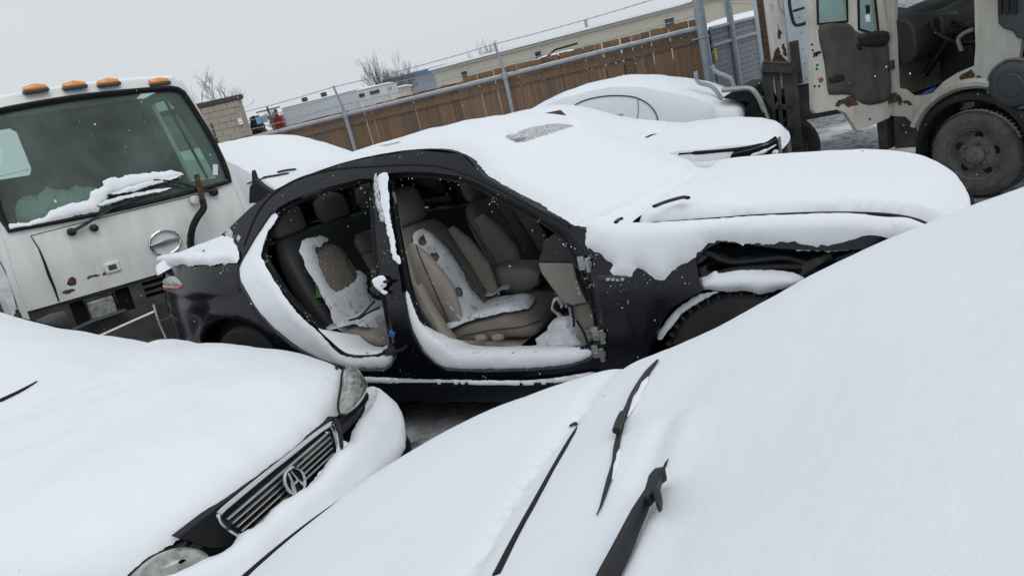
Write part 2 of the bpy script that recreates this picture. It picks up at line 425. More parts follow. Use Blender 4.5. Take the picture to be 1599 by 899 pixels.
# ------------------------------------------------------------------ the black sedan with its doors off
SED = Frame((.026, 4.06, 0), -31, -3.8)
sedan = root('black_sedan', SED, 'black snow covered sedan with both side doors missing and beige seats showing', 'car')
_wz = np.linspace(.1, 1.6, 300)
_ww = np.interp(_wz, [.1, .15, .25, .5, .75, .95, 1.2, 1.4, 1.5], [.83, .85, .90, .92, .915, .86, .70, .58, .5])
_ww = np.convolve(np.pad(_ww, 12, mode='edge'), np.ones(25)/25, 'valid')
def sW(x, z):
    x = np.asarray(x, float); t = np.clip((np.abs(x)-1.5)/.75, 0, 1)
    return np.interp(z, _wz, _ww)*(1-np.where(x < 0, .22, .13)*t*t)
def sY(x, z): return -sW(x, z)
def sS(px, ins=0.0):
    """pixels traced on the near side -> (x, z)"""
    return [(lambda p: (p[0], p[2]))(SED.side(u, v, lambda x, z: -sW(x, z)+ins)) for u, v in px]
def smap(ins=0.0, sgn=-1):
    return lambda P: np.stack([P[:, 0], sgn*(sW(P[:, 0], P[:, 1])-ins), P[:, 1]], 1)
NEAR = (0, -1, 0.05)
# upper edge of the near side: boot, C pillar, roof rail, A pillar, bonnet edge
cant = [(-2.22, .985), (-2.05, 1.025), (-1.78, 1.06), (-1.48, 1.205), (-1.26, 1.325), (-1.02, 1.40), (-.58, 1.45), (-.12, 1.44), (.17, 1.38), (.33, 1.25), (.62, 1.09), (.85, .985)]
cenl = [(-2.32, 1.0), (-2.1, 1.055), (-1.72, 1.09), (-1.4, 1.225), (-1.12, 1.365), (-.9, 1.435), (-.5, 1.485), (-.05, 1.50), (.36, 1.44), (.58, 1.325), (.87, 1.16), (1.08, 1.03)]
hedge = [(.98, .955), (1.25, .945), (1.55, .93), (1.85, .90), (2.05, .855), (2.17, .77)]
hcen = [(1.13, 1.02), (1.35, 1.01), (1.58, .985), (1.88, .94), (2.12, .87), (2.25, .76)]
def two(E, C, ye=None, p=2.0):
    """surface between an edge curve, its mirror and the centre line; (a, b) with a in 0..1, b in -1..1"""
    E3 = np.array([(x, sW(x, z) if ye is None else ye(x, z), z) for x, z in E]); C3 = np.array([(x, 0, z) for x, z in C])
    SE = spline(E3, 240); n = len(E); 
    # keep the stations of both curves paired
    def dense(P):
        P = np.asarray(P, float); Q = np.vstack([2*P[0]-P[1], P, 2*P[-1]-P[-2]]); out = []
        for i in range(len(P)-1):
            a, b, c, d = Q[i:i+4]
            for t in np.linspace(0, 1, 20, endpoint=False): out.append(.5*((2*b)+(c-a)*t+(2*a-5*b+4*c-d)*t*t+(3*b-a-3*c+d)*t**3))
        out.append(P[-1]); return np.array(out)
    De, Dc = dense(E3), dense(C3); tt = np.linspace(0, 1, len(De))
    def f(P):
        a = np.clip(P[:, 0], 0, 1); b = np.clip(P[:, 1], -1.2, 1.2)
        e = np.stack([np.interp(a, tt, De[:, k]) for k in range(3)], 1); c = np.stack([np.interp(a, tt, Dc[:, k]) for k in range(3)], 1)
        q = 1-np.abs(b)**p
        return np.stack([e[:, 0]+(c[:, 0]-e[:, 0])*q, b*e[:, 1], e[:, 2]+(c[:, 2]-e[:, 2])*q], 1)
    return f
topf = two(cant, cenl); hoodf = two(hedge, hcen, lambda x, z: .76-.06*max(0, x-1.5), 2.4)
def gridpatch(f, a0, a1, b0, b1, na, nb):
    A, B = np.meshgrid(np.linspace(a0, a1, na), np.linspace(b0, b1, nb), indexing='ij')
    return f(np.stack([A.ravel(), B.ravel()], 1)).reshape(na, nb, 3)
# --- near side sheet
arch_r = [(-1.42+.37*math.cos(a), .36+.365*math.sin(a)) for a in np.linspace(math.pi*1.02, -.02*math.pi, 22)]
out_n = [(-2.04, .22), (-2.12, .40), (-2.18, .60), (-2.21, .80)] + cant + [(1.0, .955), (1.25, .935), (1.55, .92), (1.85, .89), (2.05, .845), (2.17, .76), (2.2, .6), (2.18, .42), (2.1, .25), (1.75, .23)]
out_n += [(1.75, .3)]
void = sS([(1396, 386), (1290, 392), (1215, 388), (1160, 381), (1124, 378), (1104, 388), (1086, 404), (1090, 430), (1096, 455), (1070, 468), (1050, 480), (1032, 505), (1018, 535), (1008, 565)])
out_n += [(1.80, .55)] + void + [(1.02, .24)]
out_n += [(.95, .225), (-.98, .225), (-1.05, .34)] + arch_r[::-1] + [(-1.79, .24)]
rear_o = [(422, 332), (400, 366), (376, 406), (369, 423), (372, 445), (386, 469), (404, 494), (420, 512), (454, 541), (495, 563), (551, 579), (598, 580), (611, 572), (619, 555), (613, 515), (605, 474), (594, 423), (587, 360), (583, 310), (582, 279), (562, 279), (543, 284), (510, 293), (478, 303), (450, 315)]
rear_i = [(436, 338), (421, 362), (413, 385), (411, 398), (417, 412), (426, 428), (440, 450), (455, 470), (485, 500), (515, 527), (545, 550), (585, 552), (602, 548), (611, 538), (606, 512), (600, 474), (589, 423), (583, 360), (580, 312), (579, 283), (562, 285), (543, 290), (512, 300), (484, 309), (457, 322)]
front_o = [(604, 271), (606, 290), (609, 320), (614, 360), (620, 400), (626, 440), (634, 490), (642, 520), (658, 549), (679, 569), (698, 579), (760, 581), (830, 579), (885, 574), (922, 562), (939, 545), (943, 516), (938, 476), (931, 436), (919, 400), (903, 374), (889, 358), (849, 337), (815, 320), (782, 304), (747, 286), (716, 275), (671, 269), (635, 268)]
front_i = [(611, 280), (612, 297), (615, 325), (621, 362), (628, 400), (636, 440), (646, 480), (655, 500), (672, 523), (690, 538), (707, 550), (760, 553), (830, 552), (880, 549), (912, 543), (927, 530), (930, 508), (925, 476), (915, 440), (902, 410), (888, 386), (874, 366), (842, 345), (810, 328), (778, 311), (745, 293), (712, 282), (671, 276), (640, 275)]
ro, fo = sS(rear_o), sS(front_o)
def dent_n(P):
    x, z = P[:, 0], P[:, 1]
    d = np.zeros(len(P))
    m = np.clip((x-1.15)/.3, 0, 1)*np.clip((z-.45)/.2, 0, 1)
    d += m*np.array([fbm((a, b), 3.2, 3, 4.) for a, b in zip(x, z)])*.06
    # swage line and flared lip of the rear arch
    d += .010*np.exp(-((z-.885)/.012)**2)*(x < -.9)
    r = np.hypot(x+1.42, z-.36); d += .016*np.exp(-((r-.385)/.035)**2)*(z > .3)
    return d
panel('body_side', out_n, smap(), M['black'], sedan, NEAR, [ro, fo], s=.035, thick=.03, dent=dent_n)
def jamb(out, inn, ins):
    A = [SED.side(u, v, lambda x, z: -sW(x, z)+.004) for u, v in out]; B = [SED.side(u, v, lambda x, z: -sW(x, z)+ins) for u, v in inn]
    A = spline(A, 160, True); B2 = spline(B, 160, True)
    # pair by nearest running length
    return A, B2
for o_, i_ in ((rear_o, rear_i), (front_o, front_i)):
    A = [SED.side(u, v, lambda x, z: -sW(x, z)+.004) for u, v in o_]; B = [SED.side(u, v, lambda x, z: -sW(x, z)+.075) for u, v in i_]
    C = [p+np.array([0, .035, 0]) for p in B]
    mb = MB(); mb.grid([A, [.5*(a+b)+np.array([0, .012, 0]) for a, b in zip(A, B)], B, C], cv=True); mb.build('door_jamb', M['jamb'], sedan, angle=60)
    mb = MB(); mb.tube(spline(B, 140, True), .009, 6, closed=True); mb.build('door_seal', M['rubber'], sedan)
# --- far side sheet, with its glass
fout = [(-2.04, .22), (-2.21, .80)] + cant + [(1.0, .955), (1.55, .92), (2.05, .845), (2.17, .76), (2.18, .42), (2.1, .25), (1.75, .24)] + [(1.40+.35*math.cos(a), .34+.36*math.sin(a)) for a in np.linspace(0, math.pi, 14)] + [(1.04, .225), (-1.05, .225)] + [(-1.42+.35*math.cos(a), .34+.36*math.sin(a)) for a in np.linspace(0, math.pi, 14)] + [(-1.79, .24)]
fw1 = [(-1.28, .98), (-1.12, 1.20), (-.95, 1.31), (-.45, 1.345), (-.40, .98)]
fw2 = [(-.32, .98), (-.37, 1.345), (.02, 1.33), (.22, 1.22), (.62, 1.0), (.66, .97)]
fw0 = [(-1.24, .99), (-.86, .98), (-.84, 1.33), (-.95, 1.31), (-1.12, 1.20)]
fw3 = [(-.80, .98), (-.42, .98), (-.45, 1.345), (-.80, 1.335)]
panel('body_side', fout, smap(0, 1), M['black'], sedan, (0, 1, .05), [fw0, fw3, fw2], s=.06, thick=.03)
for q in (fw0, fw3, fw2):
    cx = np.mean(q, 0); q2 = [tuple(cx+(np.array(p)-cx)*1.04) for p in q]
    L = loop2(q2, .06, sharp=True); P, F = cdt_area([L], .06); mb = MB(); mb.add(smap(.012, 1)(P), [tuple(f) for f in F]); mb.build('side_window', M['glassdark'], sedan)
dc = [(-1.2, .3), (-1.25, .97), (.7, .97), (.95, .9), (.95, .3)]
panel('door_lining', dc, lambda P: np.stack([P[:, 0], sW(P[:, 0], P[:, 1])-.10, P[:, 1]], 1), M['darktrim'], sedan, (0, -1, 0), s=.12, thick=.02)
# --- roof, screens, boot lid
mb = MB(); mb.grid(gridpatch(topf, 5/11, 8/11, -1, 1, 24, 22)); mb.build('roof', M['black'], sedan)
mb = MB(); mb.grid(gridpatch(topf, 5/11, 8/11, -.97, .97, 16, 16)-np.array([0, 0, .035])); mb.build('headliner', M['headliner'], sedan)
mb = MB(); mb.grid(gridpatch(topf, 8/11, 1, -1, 1, 20, 20)); mb.build('windscreen', M['glassdark'], sedan)
mb = MB(); mb.grid(gridpatch(topf, 2/11, 5/11, -1, 1, 20, 20)); mb.build('rear_screen', M['glassdark'], sedan)
mb = MB(); mb.grid(gridpatch(topf, 0, 2/11, -1, 1, 12, 20)); mb.build('boot_lid', M['black'], sedan)
mb = MB(); mb.grid(gridpatch(hoodf, 0, 1, -1, 1, 26, 22)); mb.build('bonnet', M['black'], sedan)
# fender shoulders between side sheet and bonnet edge, scuttle under the screen
for sg in (-1, 1):
    A = [(x, sg*(.765-.06*max(0, x-1.5)), z-.03) for x, z in spline(hedge, 24)]; B = [(x, sg*sW(x, z), z) for x, z in spline([(.86, .985), (1.0, .955), (1.25, .935), (1.55, .92), (1.85, .89), (2.05, .845), (2.17, .76)], 24)]
    mid = [(.5*(a[0]+b[0]), .5*(a[1]+b[1]), max(a[2], b[2])+.004) for a, b in zip(A, B)]
    mb = MB(); mb.grid([A, mid, B]); mb.build('wing_top', M['black'], sedan)
mb = MB(); mb.grid(np.stack([gridpatch(topf, 1, 1, -1, 1, 1, 20)[0]-[0, 0, .02], gridpatch(hoodf, 0, 0, -1, 1, 1, 20)[0]-[0, 0, .03]])); mb.build('scuttle', M['plastic'], sedan)
# --- ends
zs = [.22, .3, .45, .6, .75, .88, .985]
mb = MB(); mb.grid([[(np.interp(z, [.22, .4, .6, .8, .985], [-2.04, -2.12, -2.18, -2.21, -2.22])-.10*(1-abs(b)**2.5), b*float(sW(-2.2, z)), z) for b in np.linspace(-1, 1, 25)] for z in zs]); mb.build('rear_bumper', M['black'], sedan)
mb = MB(); mb.grid([[(np.interp(z, [.25, .42, .6, .76, .8], [2.1, 2.18, 2.2, 2.17, 2.1])+.12*(1-abs(b)**2.5), b*float(sW(2.15, z)), z) for b in np.linspace(-1, 1, 25)] for z in [.25, .42, .6, .76, .80]]); mb.build('front_bumper', M['black'], sedan)
mb = MB(); mb.tube([SED.side(u, v, sY)+np.array([0, -.001, 0]) for u, v in spline([(381, 384), (396, 345), (412, 318), (436, 296), (467, 279), (500, 269), (534, 263), (581, 260), (640, 257), (690, 261), (735, 275), (780, 296), (830, 322), (890, 354)], 80)], .006, 6); mb.build('drip_rail', M['rubber'], sedan)
# --- sill strip
mb = MB(); mb.grid([[(x, -(.905+dy), z) for x in np.linspace(-.98, .98, 30)] for dy, z in ((-.02, .335), (.022, .325), (.028, .30), (.018, .225), (-.03, .20))]); mb.build('sill', M['black2'], sedan)
patch('snow', sS([(552, 585), (650, 589), (760, 591), (850, 589), (925, 578), (928, 585), (850, 598), (760, 599), (650, 597), (556, 594)]), smap(-.018), M['snow'], sedan, NEAR, s=.02, T=.012, R=.02, rag=.004, seed=3)
# --- tail lamp wrap, reflector, badge, bumper edge
patch('tail_lamp', sS([(256, 444), (284, 444), (285, 448), (283, 453), (256, 453)]), smap(), M['red'], sedan, NEAR, s=.012, T=.010, R=.012, sharp=True)
patch('snow', sS([(257, 436), (265, 431), (275, 432), (283, 441), (284, 445), (257, 445)]), smap(), M['snow_thin'], sedan, NEAR, s=.012, T=.012, R=.02, rag=.006, seed=8)
patch('wing_vent', sS([(932, 429), (986, 430), (984, 436), (976, 440), (934, 440)]), smap(), M['darktrim'], sedan, NEAR, s=.012, T=.008, R=.01, sharp=True)
for i in range(4):
    u0 = 948+i*7.5; patch('badge_letter', sS([(u0, 433), (u0+5.5, 433), (u0+5.5, 438), (u0, 438)]), smap(-.008), M['steel'], sedan, NEAR, s=.008, T=.004, R=.006, sharp=True)
mb = MB(); mb.tube(spline([SED.side(u, v, sY)+np.array([-.01, -.01, 0]) for u, v in ((243, 474), (250, 498), (258, 518), (266, 535))], 14), .008, 6); mb.build('bumper_trim', M['steel'], sedan)
# --- wheels
def car_wheel(name, o, r, wdt, parent, axis=(0, -1, 0), tm=None, wm=None):
    t = MB(); q = wdt/2
    t.lathe([(r*.60, -q*.85), (r*.70, -q), (r*.90, -q), (r*.97, -q*.82), (r, -q*.5), (r, q*.5), (r*.97, q*.82), (r*.90, q), (r*.70, q), (r*.60, q*.85)], o, axis, 40)
    w_ = t.build(name, tm or M['tyre'], parent, angle=30)
    k = MB(); k.lathe([(r*.62, q*.9), (r*.56, q*.75), (r*.5, q*.45), (r*.25, q*.5), (r*.12, q*.62), (.001, q*.64)], o, axis, 30); k.build('rim', wm or M['steel'], w_)
    return w_
w1 = car_wheel('wheel', (-1.40, -.78, .335), .325, .21, sedan); w2 = car_wheel('wheel', (-1.40, .78, .335), .325, .21, sedan, (0, 1, 0))
w4 = car_wheel('wheel', (1.43, .78, .335), .325, .21, sedan, (0, 1, 0))
w3 = car_wheel('wheel', (1.44, -.77, .335), .335, .21, sedan, (-.12, -.99, .03))
tb = MB()
for k in range(46):
    a = 2*math.pi*k/46; c, s_ = math.cos(a), math.sin(a)
    tb.bar((1.44+.329*c, -.70, .335+.329*s_), (1.44+.329*c, -.860, .335+.329*s_), .009, .022, up=(c, 0, s_))
tb.build('tread', M['tyre'], w3)
for xx in (-1.40, 1.44):
    mb = MB(); mb.grid([[(xx+.40*math.cos(a), y, .34+.40*math.sin(a)) for a in np.linspace(-.25, math.pi+.25, 20)] for y in (-.84, -.45)]); mb.build('wheel_liner', M['rubber'], sedan)
mb = MB(); mb.box((.98, -.80, .28), (2.0, -.44, .32)); mb.box((.95, -.46, .25), (2.05, -.42, .93)); mb.build('inner_wing', M['rubber'], sedan)
# torn wing edges and liner in the crushed corner
mb = MB()
G = [[SED.Y(u, v, -.80+.10*fbm((u*.01, v*.02), 1.5, 3, 2.)) for u in np.linspace(1080, 1420, 30)] for v in np.linspace(384, 452, 10)]
mb.grid(G); mb.build('torn_liner', M['black2'], sedan)
for px in ([(1070, 416), (1084, 404), (1102, 402), (1094, 410), (1076, 420)], [(1254, 412), (1275, 404), (1296, 398), (1282, 412), (1262, 424), (1250, 432)]):
    mb = MB(); mb.prism([SED.Y(u, v, -.87) for u, v in px], (0.02, .012, 0.01)); mb.build('torn_strip', M['frame'], sedan)
mb = MB(); mb.tube(spline([SED.Y(u, v, -.85) for u, v in ((1100, 392), (1140, 408), (1180, 406), (1225, 402), (1262, 410), (1300, 400))], 30), .014, 7); mb.tube(spline([SED.Y(u, v, -.86) for u, v in ((1098, 440), (1130, 424), (1170, 418), (1230, 415), (1270, 418))], 30), .010, 7); mb.build('bent_bracket', M['plastic'], sedan)
# --- snow on the outside
def topsnow(name, poly, f, T, R, seed, s=.035, rag=.01, holes=(), toward=(0, -.2, 1), nz=.012, mat_=None, **k):
    """poly in metres-like (a*3.4, b*.8) so that spacing is even"""
    g = lambda P: f(np.stack([P[:, 0]/3.4, P[:, 1]/.8], 1))
    return patch(name, [(a*3.4, b*.8) for a, b in poly], g, mat_ or M['snow'], sedan, toward, [[(a*3.4, b*.8) for a, b in h] for h in holes], s=s, T=T, R=R, rag=rag, nz=nz, seed=seed, **k)
q = 1/11
topsnow('snow', [(5.2*q, -.95), (6*q, -.985), (7*q, -.985), (8*q, -.985), (8.6*q, -.97), (9*q, -.975), (10*q, -.97), (11*q, -.97), (11*q, -.5), (11*q, 0), (11*q, .5), (11*q, .97), (10*q, .97), (9*q, .97), (8*q, .97), (6*q, .97), (4.4*q, .9), (3.9*q, .4), (3.9*q, -.4), (4.4*q, -.82)], topf, .035, .09, 11, holes=[[(8.06*q, -.46), (8.10*q, -.2), (8.22*q, .02), (8.5*q, .25), (8.55*q, -.1), (8.48*q, -.6), (8.25*q, -.58)]], rag=.008)
topsnow('snow', [(8.02*q, -.46), (8.05*q, -.2), (8.18*q, .04), (8.52*q, .3), (8.60*q, -.1), (8.52*q, -.64), (8.25*q, -.62)], topf, .003, .05, 12, rag=.006, mat_=M['snow_thin'], nz=.002)
topsnow('snow', [(.02*q, -.97), (1*q, -.99), (1.9*q, -.97), (2.6*q, -.7), (3.0*q, -.2), (2.6*q, .3), (3*q, .8), (1.9*q, .97), (1*q, .97), (.02*q, .97)], topf, .07, .07, 13, s=.03, rag=.012)
patch('snow', sS([(247, 404), (254, 398), (280, 394), (310, 392), (345, 391), (373, 389), (374, 408), (366, 411), (350, 410), (335, 413), (318, 412), (300, 415), (286, 412), (270, 414), (258, 412), (249, 409)]), smap(-.01), M['snow'], sedan, (0, -1, .5), s=.016, T=.03, R=.05, rag=.006, nz=.006, seed=14)
M['snow_grey'] = snow_mat('thinning_snow', (.60, .62, .65), (50, 260), (.3, .1), grey=.02)
for k, pl in enumerate(([(7.72, -.90), (8.0, -.86), (8.3, -.70), (8.45, -.58), (8.42, -.50), (8.2, -.62), (7.95, -.76), (7.7, -.84)], [(6.2, -.10), (6.5, -.24), (6.9, -.36), (7.0, -.34), (6.6, -.16), (6.25, -.02)], [(5.9, -.86), (6.5, -.90), (7.2, -.90), (7.6, -.86), (7.2, -.84), (6.4, -.83)])):
    topsnow('thin_snow', [(a*q, b) for a, b in pl], topf, .003, .05, 90+k, rag=.02, mat_=M['snow_grey'], nz=.003, lift=.034 if k else .030, s=.02)
# flecked snow blown up the rear pillar
for k, px in enumerate(([(322, 404), (322, 384), (338, 372), (352, 369), (366, 376), (372, 392), (371, 408)], [(352, 366), (358, 357), (364, 362), (360, 370)], [(368, 372), (372, 362), (376, 368), (373, 378)], [(338, 370), (342, 362), (347, 368)])):
    patch('snow', sS(px), smap(), M['snow_thin'] if k else M['snow'], sedan, NEAR, s=.014, T=.008, R=.03, rag=.02, seed=20+k)
# bonnet snow, a thick slab with its own lip
def hs_thick(P): return .75+.35*np.clip(P[:, 0]/3.4*2, 0, 1)
gH = lambda P: hoodf(np.stack([P[:, 0]/1.3, P[:, 1]/.8], 1))
patch('snow', [(a*1.3, b*.8) for a, b in [(0.02, -.88), (.2, -.955), (.5, -.96), (.8, -.955), (.99, -.87), (.995, 0), (.99, .9), (.8, .98), (.5, .98), (.2, .97), (.04, .9), (.02, 0)]], gH, M['snow'], sedan, (0, -.2, 1), s=.024, T=.052, R=.075, rag=.006, nz=.014, seed=31, nzs=3.5, prof=.5)
mb = MB(); mb.tube([(x, -(.772-.06*max(0, x-1.5)), z+.012) for x, z in spline(hedge, 40)][3:], [.003]+[.010]*10+[.012]*20, 7); mb.build('bonnet_gap', M['rubber'], sedan)
mb = MB(); mb.tube([topf(np.array([[a/11, .965]]))[0]+np.array([0, .02, .022]) for a in np.linspace(8.5, 10.2, 24)], [.003]+[.006]*8+[.003], 6); mb.build('screen_edge', M['rubber'], sedan)
# near wing snow draped over the shoulder
def wingmap(P):
    x, t = P[:, 0], P[:, 1]          # t: metres down from the bonnet gap
    ze = np.interp(x, [.85, 1.0, 1.25, 1.55, 1.85, 2.05, 2.17], [.99, .962, .945, .93, .90, .855, .77])
    ye = .765-.06*np.maximum(0, x-1.5); ys = sW(x, ze); w_ = ys-ye
    a = np.clip(t/np.maximum(w_, .02), 0, 1); y1 = ye+w_*a; z1 = ze+.012*np.sin(a*math.pi)
    dz = np.maximum(t-w_, 0); z2 = ze-dz; y2 = sW(x, z2); o = t > w_
    return np.stack([x, -np.where(o, y2, y1), np.where(o, z2, z1)], 1)
def wing_xz(px):
    out = []
    for u, v in px:
        p = SED.side(u, v, sY); x, z = p[0], p[2]
        ze = np.interp(x, [.85, 1.0, 1.25, 1.55, 1.85, 2.05, 2.17], [.99, .962, .945, .93, .90, .855, .77]); ye = .765-.06*max(0, x-1.5)
        out.append((x, float(sW(x, ze))-ye+max(ze-z, .0)))
    return out
low = wing_xz([(1420, 372), (1365, 384), (1296, 392), (1220, 385), (1160, 381), (1124, 377), (1096, 389), (1084, 402), (1068, 411), (1056, 417), (1048, 428), (1040, 434), (1030, 435), (1020, 431), (1008, 424), (997, 420), (990, 425), (986, 431), (968, 429), (952, 426), (953, 416), (956, 408), (940, 398), (926, 390), (914, 376)])
patch('snow', [(.90, .014), (1.1, .024), (1.4, .028), (1.7, .028), (2.0, .028), (2.12, .03)]+low, wingmap, M['snow'], sedan, (0, -.6, 1), s=.018, T=.026, R=.10, rag=.012, nz=.006, seed=33)
# scuttle snow between screen and bonnet
scA = gridpatch(topf, 10.85*q, 10.85*q, -.98, .98, 1, 40)[0]; scB = gridpatch(hoodf, .03, .03, -1, 1, 1, 40)[0]
mb = MB(); rows = []
for t in np.linspace(0, 1, 8):
    r_ = scA+(scB-scA)*t; r_[:, 2] += .022-.022*math.sin(math.pi*t)+np.array([fbm(p, 6, 3, 5.)*.02 for p in r_]); rows.append(r_)
mb.grid(rows); mb.build('snow', M['snow'], sedan, angle=180)
# black gap line along bonnet, wiper ends poking out at both scuttle corners
for px, r_ in (([(1022, 322), (1040, 315), (1066, 308), (1074, 309)], .012), ([(1116, 268), (1122, 262), (1138, 259)], .014), ([(1118, 274), (1130, 268)], .012), ([(962, 347), (966, 343), (971, 341)], .010)):
    mb = MB(); mb.tube(spline([SED.Z(u, v, z_) for (u, v), z_ in zip(px, [1.045]*9)], 12), r_, 7, flat=.6); mb.build('wiper', M['plastic'], sedan)
# snow in the wrecked corner and on the tyre
def flatm(y): return lambda P: np.stack([P[:, 0], np.full(len(P), y), P[:, 1]], 1)
def yS(px, y): return [(lambda p: (p[0], p[2]))(SED.Y(u, v, y)) for u, v in px]
patch('snow', yS([(1092, 440), (1102, 430), (1122, 423), (1160, 421), (1200, 421), (1240, 424), (1256, 436), (1240, 444), (1215, 452), (1188, 460), (1165, 455), (1140, 456), (1118, 454), (1098, 450)], -.86), flatm(-.86), M['snow'], sedan, (0, -1, .1), s=.018, T=.05, R=.05, rag=.006, nz=.008, seed=40)
patch('snow', yS([(1026, 528), (1034, 510), (1052, 488), (1074, 470), (1096, 458), (1122, 454), (1108, 462), (1084, 476), (1062, 494), (1044, 515), (1034, 530)], -.872), flatm(-.872), M['snow'], sedan, (0, -1, .1), s=.016, T=.015, R=.02, rag=.006, seed=41)
# --- snow in the door openings
def jm(ins): return smap(ins)
patch('snow', sS([(424, 334), (434, 339), (420, 362), (411, 385), (409, 400), (416, 416), (432, 442), (452, 472), (480, 502), (510, 530), (540, 556), (600, 556), (614, 552), (612, 570), (598, 577), (551, 577), (495, 561), (454, 539), (420, 510), (388, 469), (374, 445), (371, 423), (378, 406), (402, 366)], .03), jm(.03), M['snow'], sedan, NEAR, s=.016, T=.014, R=.05, rag=.009, nz=.006, seed=50)
patch('snow', sS([(592, 275), (604, 273), (607, 300), (611, 340), (618, 385), (625, 411), (620, 413), (613, 398), (607, 370), (601, 345), (597, 322), (593, 300)]), smap(), M['snow'], sedan, NEAR, s=.010, T=.004, R=.02, rag=.012, seed=51)
patch('snow', sS([(584, 274), (590, 276), (592, 300), (597, 325), (600, 348), (594, 345), (588, 322), (584, 298)]), smap(), M['snow_thin'], sedan, NEAR, s=.012, T=.006, R=.02, rag=.014, seed=52)
patch('snow', sS([(634, 455), (641, 462), (650, 490), (664, 512), (690, 535), (710, 549), (770, 551), (840, 549), (890, 546), (925, 548), (918, 562), (885, 572), (830, 577), (760, 579), (698, 577), (680, 567), (660, 547), (645, 520), (637, 490)], .03), jm(.03), M['snow'], sedan, NEAR, s=.016, T=.014, R=.05, rag=.009, nz=.006, seed=53)
patch('snow', sS([(582, 436), (596, 430), (604, 436), (603, 446), (598, 452), (606, 455), (600, 460), (590, 452), (584, 446)], -.02), smap(-.02), M['snow'], sedan, NEAR, s=.010, T=.016, R=.015, rag=.006, seed=54)
# hinges, striker, check strap on the pillars
def at_side(u, v, ins=0.0): return SED.side(u, v, lambda x, z: -sW(x, z)+ins)
for u, v, n_ in ((616, 545, 'hinge'), (590, 448, 'hinge'), (914, 410, 'hinge'), (936, 520, 'hinge'), (936, 548, 'hinge')):
    p = Vector(at_side(u, v, .03)); mb = MB()
    mb.box((-.022, -.05, -.012), (.03, .0, .012), Matrix.Rotation(.3, 3, 'Z'), p); mb.lathe([(.011, -.03), (.011, .03), (.001, .03)], p+Vector((.03, -.045, 0)), (0, 0, 1), 12); mb.box((-.03, -.012, -.03), (.0, .012, .03), None, p)
    mb.build(n_, M['steel'] if u > 800 else M['darktrim'], sedan, bevel=.002)
mb = MB(); p = Vector(at_side(613, 521, .0)); mb.box((-.016, -.012, -.014), (.016, .012, .014), Matrix.Rotation(.4, 3, 'Y'), p); mb.build('wiring_plug', M['blueplastic'], sedan, bevel=.003)
for pts in ([(612, 552), (622, 548), (630, 545), (634, 540)], [(596, 446), (600, 440), (608, 438)]):
    mb = MB(); mb.tube([at_side(u, v, -.03) for u, v in pts], .008, 7); mb.build('wiring', M['plastic'], sedan)

# --- cabin
mb = MB(); mb.box((-1.35, -.84, .27), (1.0, .84, .33)); mb.build('floor', M['carpet'], sedan)
mb = MB(); mb.box((.93, -.80, .3), (.97, .80, .98)); mb.build('firewall', M['carpet'], sedan)
mb = MB(); mb.box((-1.75, -.78, .3), (-1.45, .78, .72)); mb.grid([[(-1.75, -.72, 1.06), (-1.75, .72, 1.06)], [(-1.3, -.72, 1.06), (-1.3, .72, 1.06)]]); mb.build('parcel_shelf', M['headliner'], sedan)
mb = MB(); mb.rloft([(.86, y, .86+.02*math.cos(y*2)) for y in np.linspace(-.70, .74, 16)], .36, .22, side=(1, 0, 0), e=2.6); mb.build('dashboard', M['darktrim'], sedan)
def seat(nm, y, w_, mbk, msd, recl=0, hx=-.13, hip=.47, hw=.27):
    t = np.array([0, y, 0])
    b = MB(); b.rloft([t+p for p in np.array([(hx-.02, 0, hip-.04), (hx-.05, 0, hip+.10), (hx-.10, 0, hip+.25), (hx-.165, 0, hip+.40), (hx-.21, 0, hip+.50), (hx-.235, 0, hip+.555), (hx-.24, 0, hip+.57)])+[(recl*0, 0, 0)]], np.array([.40, .47, .50, .49, .44, .36, .22])*w_/.5, [.20, .19, .17, .15, .13, .10, .05], e=3.2, n=24)
    bo = b.build('seat_back', mbk, sedan, angle=60)
    c = MB()
    for sg in (-1, 1): c.rloft([t+(0, sg*.205*w_/.5, 0)+np.array(p) for p in [(hx+.06, 0, hip+.05), (hx-.02, 0, hip+.22), (hx-.10, 0, hip+.38), (hx-.15, 0, hip+.49)]], [.05, .09, .09, .05], [.08, .20, .17, .08], e=2.4, n=16)
    c.build('bolster', msd, bo)
    h = MB(); h.rloft([t+(hx-.245, 0, hip+.575), t+(hx-.25, 0, hip+.60), t+(hx-.262, 0, hip+.67), t+(hx-.272, 0, hip+.74), t+(hx-.27, 0, hip+.775), t+(hx-.268, 0, hip+.785)], [.20, .255, .265, .255, .20, .12], [.06, .10, .115, .11, .08, .03], e=2.8, n=22); h.build('headrest', mbk, sedan, angle=70)
    q_ = MB(); q_.rloft([t+p for p in np.array([(hx-.06, 0, hip-.03), (hx+.05, 0, hip-.025), (hx+.20, 0, hip), (hx+.36, 0, hip+.02), (hx+.44, 0, hip+.0), (hx+.475, 0, hip-.03), (hx+.485, 0, hip-.045)])], np.array([.46, .49, .5, .5, .48, .42, .34])*w_/.5, [.13, .14, .15, .155, .13, .09, .04], e=3.2, n=24); qo = q_.build('seat_cushion', mbk, sedan, angle=60)
    s_ = MB(); s_.prism([t+p for p in np.array([(hx-.10, -w_/2-.012, .36), (hx-.10, -w_/2-.012, hip-.02), (hx+.10, -w_/2-.012, hip-.035), (hx+.38, -w_/2-.012, hip-.06), (hx+.44, -w_/2-.012, .40), (hx+.33, -w_/2-.012, .345)])], (0, w_+.024, 0)); s_.build('seat_base', M['beige2'], sedan, bevel=.012)
    return bo, qo
fb, fq = seat('front', -.38, .50, M['taupe'], M['beige'])
seat('front', .38, .50, M['taupe'], M['beige'])
